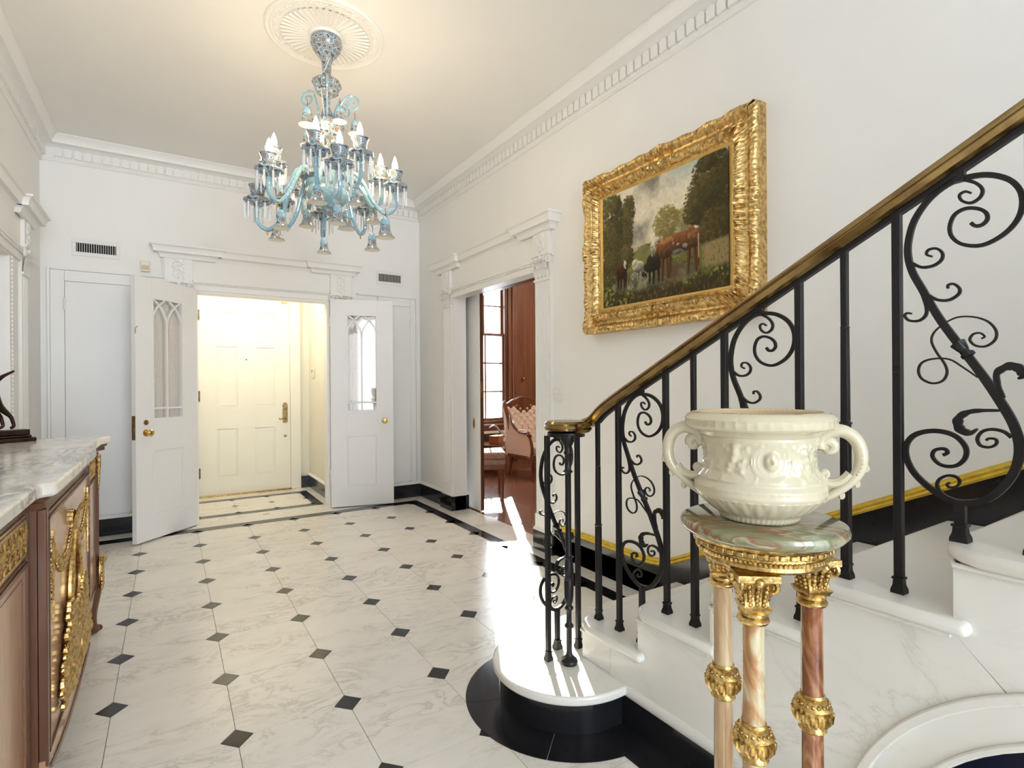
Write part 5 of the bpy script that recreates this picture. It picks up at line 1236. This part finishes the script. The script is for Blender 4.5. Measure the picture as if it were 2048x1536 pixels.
cl('upper_bobeche', [(0, 3.172), (.030, 3.170), (.060, 3.165), (.078, 3.150), (.080, 3.135), (.066, 3.12), (.062, 3.09), (.045, 3.075), (.022, 3.06), (0, 3.06)], enam_m, f=lob(6, .10))
cl('baluster_stem', [(0, 3.07), (.022, 3.065), (.020, 3.03), (.015, 3.01), (.030, 2.97), (.034, 2.945), (.022, 2.915), (.028, 2.90), (0, 2.90)], enam_m)
cl('upper_bowl', [(0, 2.915), (.06, 2.912), (.092, 2.90), (.096, 2.885), (.080, 2.87), (.075, 2.84), (.055, 2.815), (.03, 2.80), (0, 2.80)], enam_m, f=lob(8, .10))
cl('middle_stem', [(0, 2.81), (.026, 2.80), (.022, 2.76), (.034, 2.72), (.038, 2.69), (.024, 2.66), (.03, 2.63), (.05, 2.60), (.052, 2.57), (.03, 2.55), (0, 2.55)], enam_m)
cl('arm_bowl', [(0, 2.56), (.10, 2.555), (.128, 2.545), (.13, 2.52), (.115, 2.50), (.122, 2.48), (.120, 2.45), (.095, 2.415), (.06, 2.392), (.03, 2.385), (0, 2.385)], blue_m, 40)
cl('arm_bowl_rim', [(.09, 2.575), (.125, 2.585), (.150, 2.57), (.148, 2.55), (.125, 2.535), (.10, 2.54)], enam_m, 40, f=lob(10, .08))
cl('lower_finial', [(0, 2.392), (.028, 2.388), (.034, 2.37), (.026, 2.352), (.014, 2.345), (.018, 2.33), (.010, 2.316), (0, 2.312)], enam_m)
obj('hanging_wire', G().tube(smoothpath([(CH+TC*a+RT*b+Vector((0, 0, z))) for a, b, z in ((.05, .035, 3.27), (.04, .0, 3.20), (.06, -.02, 3.15), (.05, .0, 2.94), (.09, .012, 2.82), (.05, -.004, 2.70))], 5), .0022, 5), white_m, ch)
cups = [(.476, 3.243, 2.607), (.526, 3.397, 2.708), (.664, 2.952, 2.655), (.766, 2.872, 2.574), (.893, 2.933, 2.674), (1.131, 3.288, 2.683), (1.158, 3.106, 2.603), (.758, 3.751, 2.687), (.439, 3.42, 2.48), (.86, 3.66, 2.53), (1.10, 3.52, 2.56), (.60, 3.60, 2.56)]
def prism_drop(g, x, y, z, L, r=.0072):
    g.ball((x, y, z), .0048, 6, 4)
    V = [(x, y, z-.006)]+[(x+r*cos(k*PI/2+.4), y+r*sin(k*PI/2+.4), z-.016) for k in range(4)]+[(x+r*.9*cos(k*PI/2+.4), y+r*.9*sin(k*PI/2+.4), z-L+.012) for k in range(4)]+[(x, y, z-L)]
    F = [(0, 1+k, 1+(k+1) % 4) for k in range(4)]+[(1+k, 5+k, 5+(k+1) % 4, 1+(k+1) % 4) for k in range(4)]+[(9, 5+(k+1) % 4, 5+k) for k in range(4)]
    g.add(V, [q_[::-1] for q_ in F])
for i, c in enumerate(cups):
    c = Vector(c); lit = i not in (8, 9); d = Vector((c.x-CH.x, c.y-CH.y, 0)); R = d.length; d.normalize(); zc = c.z
    zb = zc-.065-.060                                     # underside of the drip pan
    low = zb-.13
    P = [CH+d*.085+Vector((0, 0, 2.53)), CH+d*.14+Vector((0, 0, 2.60)), CH+d*(R*.5)+Vector((0, 0, max(2.56, zb+.03))), CH+d*(R*.66)+Vector((0, 0, (low+zb)/2+.02)), CH+d*(R*.82)+Vector((0, 0, low+.008)), CH+d*(R*.93)+Vector((0, 0, low+.012)), CH+d*(R*1.01)+Vector((0, 0, low+.055)), CH+d*R+Vector((0, 0, zb+.01))]
    arm = obj('arm', G().tube(smoothpath(P, 5), .0125, 8), blue_m, ch)
    o3 = (c.x, c.y, 0)
    obj('drip_pan', G().lathe([(0, zb), (.018, zb), (.024, zb+.012), (.054, zb+.018), (.071, zb+.032), (.069, zb+.044), (.052, zb+.053), (.030, zb+.060), (0, zb+.060)], o3, 32, f=lob(8, .09)), enam_m, arm, ang=50)
    obj('candle_cup', G().lathe([(0, zc-.068), (.026, zc-.068), (.036, zc-.060), (.038, zc-.03), (.046, zc-.008), (.049, zc), (.042, zc+.002), (.03, zc-.01), (0, zc-.012)], o3, 28), enam_m, arm, ang=50)
    if lit:
        obj('candle_bulb', G().lathe([(0, zc-.01), (.012, zc-.008), (.016, zc+.012), (.018, zc+.03), (.0155, zc+.052), (.009, zc+.074), (.003, zc+.090), (0, zc+.094)], o3, 14), bulb_m, arm, ang=80)
    g = G()
    for j in range(9):
        a = 2*PI*j/9+i; prism_drop(g, c.x+.066*cos(a), c.y+.066*sin(a), zb+.026, .110)
    obj('prism_fringe', g, crystal_m, arm, ang=10, kind='stuff')
    obj('arm_ring', G().lathe([(0, low-.03), (.004, low-.03), (.004, low-.008), (.013, low-.006), (.013, low+.002), (0, low+.002)], tuple(CH+d*(R*.87)), 8), brass_m, arm)
# light given by the candle bulbs
for i, (a, r, z) in enumerate(((-70, .37, 2.64), (0, .37, 2.64), (70, .37, 2.64), (180, .35, 2.66))):
    p = CH+TC*(r*cos(rad(a)))+RT*(r*sin(rad(a)))
    lamp('candle_glow', 'POINT', (p.x, p.y, z+.03), 3.1, (1, .78, .50), shadow_soft_size=.05)
def bell_geo(h):
    k_ = h/.11
    return [(0, 0), (.004*k_, -.004*k_), (.016*k_, -.012*k_), (.022*k_, -.030*k_), (.024*k_, -.048*k_), (.028*k_, -.075*k_), (.036*k_, -.095*k_), (.050*k_, -.110*k_)]
B0 = None
bells = [((.681, 3.245, 2.93), .107), ((.84, 3.144, 2.931), .09), ((.956, 3.247, 2.924), .085), ((.73, 3.49, 2.90), .09), ((.683, 3.007, 2.419), .114), ((.883, 2.997, 2.422), .093), ((.773, 2.949, 2.296), .106), ((.517, 3.112, 2.266), .1), ((.528, 3.343, 2.259), .101), ((.743, 3.562, 2.435), .111), ((.954, 3.426, 2.427), .121), ((.759, 3.195, 2.17), .09), ((1.026, 3.143, 2.223), .102), ((1.041, 2.955, 2.274), .12), ((1.096, 3.335, 2.457), .111), ((.634, 3.632, 2.525), .095)]
for p, h in bells:
    p = Vector(p)
    b = obj('glass_bell', G().lathe(bell_geo(h), tuple(p), 24, caps=False), enam_m, ch, ang=60)
    obj('cap', G().lathe([(0, .003), (.006, .002), (.0175*h/.11, -.010*h/.11), (.0245*h/.11, -.030*h/.11), (.0255*h/.11, -.047*h/.11)], tuple(p), 20, caps=False), blue_m, b, ang=60)
    obj('bell_mouth', G().lathe([(.0485*h/.11, -h), (.03*h/.11, -h*.93), (0, -h*.9)], tuple(p), 24, caps=False), bellin_m, b, ang=60)
    # wire up to the nearest arm, bowl or curl
    d = Vector((p.x-CH.x, p.y-CH.y, 0))
    obj('hook', G().tube([p+Vector((0, 0, -.002)), p+Vector((.004, 0, .02)), p+Vector((0, 0, .045))], .0016, 5), iron_m, b)
# blown scrolls rising from the upper bowl
for (a, rr_, z0, zt) in ((-100, .16, 2.90, 3.115), (90, .19, 2.90, 3.07), (20, .14, 2.90, 3.135), (-160, .17, 2.90, 3.09), (150, .17, 2.90, 3.09)):
    d = TC*cos(rad(a))+RT*sin(rad(a))
    pts = [CH+d*.045+Vector((0, 0, z0)), CH+d*.055+Vector((0, 0, z0+.08)), CH+d*(rr_*.5)+Vector((0, 0, zt-.04))]
    pts += [CH+d*(rr_*.80+p_[0])+Vector((0, 0, zt-.05+p_[1])) for p_ in spiral((0, 0), .052, .012, PI*.75, -1.35, 20)]
    n = len(pts); obj('glass_scroll', G().tube(smoothpath(pts, 2), .0065, 6), blue_m if abs(a) > 15 else blue_m, ch)

# ================================================================ SMALL FITTINGS
def register(lab, x0, x1, z0, z1, grp):
    r = thing('air_vent', lab, 'vent', ((x0+x1)/2, YB-.006, z0), 'air vents on the back wall')
    w = .028
    obj('frame', G().ring(x0, x1, z0, z1, w, YB-.007, YB-.0002, .034), white_m, r, bevel=.002)
    obj('duct_shade_sheet', G().box((x0+w-.003, YB-.0012, z0+.03), (x1-w+.003, YB-.0004, z1-.03)), dark_m, r)  # dark sheet behind the slats, vent shade put into its colour
    n = 17
    for i in range(n):
        x = x0+w+(x1-x0-2*w)*(i+.5)/n
        obj('slat', G().box((x-.0016, YB-.006, z0+.033), (x+.0016, YB-.0012, z1-.033)), white_m, r)
    for x in (x0+.012, x1-.012): obj('screw', G().lathe([(0, 0), (.004, 0), (.003, .002), (0, .002)], seg=8, M=Matrix.Translation((x, YB-.007, (z0+z1)/2)) @ Matrix.Rotation(PI/2, 4, 'X')), white_m, r)
register('wide white air vent high on the back wall above left closet', -.700, -.365, 2.452, 2.598, 'v')
register('small white air vent high on the back wall near right corner', 1.975, 2.295, 2.458, 2.612, 'v')
ms = thing('motion_sensor', 'small ivory motion sensor on the wall beside entry cornice', 'sensor', (-.178, YB-.02, 2.355))
obj('housing', G().prism([(-.212, 2.36), (-.145, 2.36), (-.143, 2.45), (-.15, 2.458), (-.207, 2.458), (-.214, 2.45)], 'y', YB-.045, YB), plastic_m, ms, bevel=.006)
obj('lens', G().box((-.205, YB-.05, 2.378), (-.152, YB-.04, 2.415)), mat('amber_lens', (.62, .50, .30), .25), ms, bevel=.004)
it = thing('intercom_handset', 'ivory intercom handset with aerial on the vestibule side wall', 'intercom', (1.53, 7.0, 1.40))
obj('body', G().box((1.505, 6.965, 1.40), (1.535, 7.015, 1.52)), plastic_m, it, bevel=.006); obj('aerial', G().tube([(1.52, 7.0, 1.515), (1.52, 7.002, 1.60)], .0035, 6), plastic_m, it)
obj('display', G().box((1.5035, 6.972, 1.482), (1.506, 7.008, 1.505)), dark_m, it)
g = G()
for i in range(3):
    for j in range(4): g.box((1.5035, 6.973+.012*i, 1.42+.013*j), (1.506, 6.981+.012*i, 1.428+.013*j))
obj('keypad', g, white_m, it)
sw = thing('light_switch', 'white triple light switch plate beside the library doorway', 'switch', (XR-.004, 3.255, 1.168))
obj('plate', G().box((XR-.006, 3.20, 1.172), (XR, 3.315, 1.29)), white_m, sw, bevel=.003)
for y in (3.222, 3.258, 3.294):
    for z in (1.255, 1.215): obj('toggle', G().box((XR-.012, y-.006, z-.010), (XR-.005, y+.006, z+.010)), white_m, sw, bevel=.002)

# ================================================================ LIBRARY FURNITURE
# side chair seen from its corner in the sun
sc_ = thing('side_chair', 'mahogany side chair with tweed double cushion in the sunlit doorway', 'chair', (2.98, 5.38, 0))
A = Vector((3.20, 5.16, 0)); e1 = Vector((-.90, .44, 0)).normalized(); e2 = Vector((.44, .90, 0)).normalized()
def q4(w, d, z0, z1, off=(0, 0), r=0):
    P = [A+e1*(off[0])+e2*(off[1]), A+e1*(w+off[0])+e2*off[1], A+e1*(w+off[0])+e2*(d+off[1]), A+e1*off[0]+e2*(d+off[1])]
    return G().add([(p.x, p.y, z) for z in (z0, z1) for p in P], [(0,3,2,1),(4,5,6,7),(0,1,5,4),(1,2,6,5),(2,3,7,6),(3,0,4,7)])
obj('seat_rail', q4(.50, .46, .345, .40), chairwood_m, sc_, bevel=.004)
obj('lower_cushion', q4(.52, .48, .395, .462, (-.01, -.01)), tweed_m, sc_, bevel=.022, seg=4); obj('top_cushion', q4(.53, .49, .463, .542, (-.015, -.015)), tweed_m, sc_, bevel=.026, seg=4)
for (a, b) in ((.025, .025), (.475, .025), (.025, .435), (.475, .435)):
    p = A+e1*a+e2*b
    obj('leg', G().lathe([(0, 0), (.012, 0), (.016, .02), (.014, .06), (.022, .30), (.026, .345), (0, .345)], (p.x, p.y, 0), 10), chairwood_m, sc_)
g = G()
for t in range(3):
    for s in (-1, 1): p = A+e1*(.025+s*.022)+e2*.012; g.ball((p.x, p.y, .33-.03*t), .006, 6, 4)
obj('brass_studs', g, brass_m, sc_, kind='stuff')
p1, p2 = A+e1*.475, A+e1*.475+e2*.46
obj('back', G().tube([(p1.x, p1.y, .38), (p1.x-.03, p1.y+.02, .95)], .018, 8).tube([(p2.x, p2.y, .38), (p2.x-.03, p2.y+.02, .95)], .018, 8).tube([(p1.x-.03, p1.y+.02, .93), (p2.x-.03, p2.y+.02, .93)], .02, 8), chairwood_m, sc_)
# carved armchair with buttoned back
ac = thing('armchair', 'carved walnut armchair with buttoned rose upholstery seen through the library doorway', 'armchair', (4.25, 6.25, 0))
AO = Vector((4.37, 6.17, 0)); fwd = Vector((.05, -1, 0)).normalized(); sd = Vector((fwd.y, -fwd.x, 0))   # sd points to the chair's right (picture left)
Mc = Matrix(((sd.x, fwd.x, 0, AO.x), (sd.y, fwd.y, 0, AO.y), (0, 0, 1, 0), (0, 0, 0, 1)))
def AC(nm, g, m, parent=None, **k): return obj(nm, g.xf(Mc), m, parent or ac, **k)
# local: x to chair's right, y forward, z up
nxp, nzp = 40, 40; V = []; F = []
for j in range(nzp+1):
    for i in range(nxp+1):
        u, w = i/nxp, j/nzp; x = (u-.5)*(.50+.10*w); z = .44+.52*w+(.07*cos((u-.5)*PI) if j == nzp else .07*cos((u-.5)*PI)*w)
        but = .016*abs(sin(u*5*PI+w*5*PI))*abs(sin(u*5*PI-w*5*PI)); y = -.24-.10*w+.09*(abs(2*u-1)**2.5)+but
        V.append((x, y, z))
for j in range(nzp):
    for i in range(nxp): a = j*(nxp+1)+i; F.append((a, a+1, a+nxp+2, a+nxp+1))
bk = AC('back_cushion', G().add(V, F), pink_m, ang=60)
g = G()
for j in range(1, 5):
    for i in range(1, 5):
        u, w = (i+(.5 if j % 2 else 0))/5, j/5
        if u < .95: g.ball(((u-.5)*(.50+.10*w), -.233-.10*w+.09*(abs(2*u-1)**2.5), .44+.52*w+.07*cos((u-.5)*PI)*w), (.010, .006, .010), 6, 4)
AC('buttons', g, leather_m, bk, kind='stuff')
AC('back_panel', G().prism([(-.28, .40), (.28, .40), (.31, .98), (0, 1.05), (-.31, .98)], 'y', -.40, -.33), pink_m, bevel=.01)
for s in (-1, 1):
    fr_ = smoothpath([(s*.26, -.26, .36), (s*.275, -.27, .60), (s*.31, -.285, .85), (s*.335, -.32, 1.0), (s*.325, -.34, 1.06), (s*.30, -.345, 1.05)], 5)
    AC('back_post', G().tube(fr_, .024, 8), chairwood_m)
    # wing and side panel
    P = [(-.36, .30), (.22, .28), (.25, .34), (.20, .62), (-.02, .66), (-.14, .74), (-.22, .90), (-.30, 1.0), (-.37, .98)]
    AC('side_panel', G().prism(P, 'x', s*.285-.02, s*.285+.02), pink_m, bevel=.015)
    AC('arm', G().tube(smoothpath([(s*.305, -.22, .88), (s*.315, -.14, .74), (s*.32, -.02, .665), (s*.325, .12, .65), (s*.33, .22, .655), (s*.33, .26, .63), (s*.325, .25, .60)], 5), .022, 8).ball((s*.328, .235, .632), (.03, .035, .035), 10, 8), chairwood_m)
    AC('arm_pad', G().ball((s*.31, .07, .675), (.035, .11, .025), 12, 8), pink_m)
    AC('arm_support', G().tube(smoothpath([(s*.32, .22, .63), (s*.30, .26, .50), (s*.29, .25, .36)], 5), .02, 8), chairwood_m)
    AC('leg', G().tube(smoothpath([(s*.28, .24, .36), (s*.30, .28, .26), (s*.27, .25, .10), (s*.285, .28, .012)], 5), [.034-.0012*i for i in range(16)], 8), chairwood_m)
    AC('leg', G().tube(smoothpath([(s*.25, -.28, .36), (s*.25, -.30, .18), (s*.25, -.36, .015)], 5), .022, 8), chairwood_m)
P = [(.33, .93), (.325, 1.03), (.27, 1.05), (.20, 1.09), (.10, 1.13), (0, 1.14), (-.10, 1.13), (-.20, 1.09), (-.27, 1.05), (-.325, 1.03), (-.33, .93), (-.27, .985), (-.20, .96), (-.12, .90), (0, .865), (.12, .90), (.20, .96), (.27, .985)]
AC('crest_rail', G().prism(P, 'y', -.365, -.315), chairwood_m, bevel=.012)
AC('seat_cushion', G().box((-.27, -.24, .35), (.27, .27, .47)), pink_m, bevel=.04, seg=4)
AC('front_rail', G().prism([(-.29, .36), (.29, .36), (.29, .29), (.15, .27), (0, .25), (-.15, .27), (-.29, .29)], 'y', .25, .285), chairwood_m, bevel=.006)
for s in (-1, 1): AC('side_rail', G().box((s*.29-.015, -.3, .28), (s*.29+.015, .27, .34)), chairwood_m, bevel=.006)
# low table behind with a box and a bird shaped ornament, register below the window
TBL = (4.06, 6.93); TD = -.134
tb = thing('side_table', 'low round wooden table beside the armchair under the window', 'table', (*TBL, 0))
obj('table_top', G().lathe([(0, .411), (.29, .411), (.30, .421), (.29, .434), (0, .434)], (*TBL, 0), 40), chairwood_m, tb)
obj('pedestal_stem', G().lathe([(0, .06), (.05, .07), (.03, .14), (.045, .22), (.025, .32), (.04, .40), (.08, .411), (0, .411)], (*TBL, 0), 16), chairwood_m, tb)
for i in range(3):
    a = 2*PI*i/3+.4; obj('foot', G().tube([(TBL[0], TBL[1], .12), (TBL[0]+.12*cos(a), TBL[1]+.12*sin(a), .09), (TBL[0]+.24*cos(a), TBL[1]+.24*sin(a), .016)], [.03, .024, .016], 8), chairwood_m, tb)
bx_ = thing('leather_box', 'tan leather box with paper label on the low table', 'box', (4.10, 6.80, .434))
Mx = Matrix.Translation((4.10, 6.80, .434)) @ Matrix.Rotation(.55, 4, 'Z')
obj('body', G().box((-.13, -.08, 0), (.13, .08, .10)).xf(Mx), leather_m, bx_, bevel=.006); obj('lid', G().box((-.132, -.082, .10), (.132, .082, .125)).xf(Mx), leather_m, bx_, bevel=.006)
obj('label', G().box((.02, -.0825, .03), (.075, -.080, .085)).xf(Mx), white_m, bx_)
bd = thing('bird_ornament', 'grey long necked bird ornament behind the leather box', 'ornament', (4.26, 6.93, .434))
sv = [(x+.03, y+.08, z+TD, r) for x, y, z, r in [(4.30, 6.86, .66, .035), (4.24, 6.87, .69, .030), (4.20, 6.875, .73, .016), (4.15, 6.88, .80, .013), (4.10, 6.885, .825, .014), (4.06, 6.89, .81, .017), (4.02, 6.895, .785, .007), (4.34, 6.855, .64, .02), (4.29, 6.86, .60, .008), (4.29, 6.86, .575, .018)]]
bird_m = mat('patinated_bird', (.36, .38, .36), .4, .3)
skin('body', sv, [(0,1),(1,2),(2,3),(3,4),(4,5),(5,6),(0,7),(0,8),(8,9)], bird_m, bd)
rg = thing('radiator_grille', 'cream floor grille in the panelling under the library window', 'grille', (4.0, 7.265, .30))
obj('frame', G().ring(3.80, 4.5, .28, .58, .04, 7.25, 7.269), plastic_m, rg, bevel=.003)
obj('recess', G().box((3.83, 7.262, .30), (4.47, 7.268, .56)), dark_m, rg)  # near-black sheet carries the shade behind the slats as colour
for i in range(12): obj('slat', G().box((3.84, 7.256, .33+.018*i), (4.46, 7.262, .336+.018*i)), oldbrass_m, rg)
kb_ = obj('blind_cord', G().tube([(4.855, 7.225, 1.78), (4.855, 7.222, 1.42)], .0035, 6), wdark_m); tag(kb_, 'blind cord with round brass pull hanging on the library panelling', 'cord')
obj('cord_pull', G().ball((4.855, 7.222, 1.405), .026, 12, 8), brass_m, kb_)
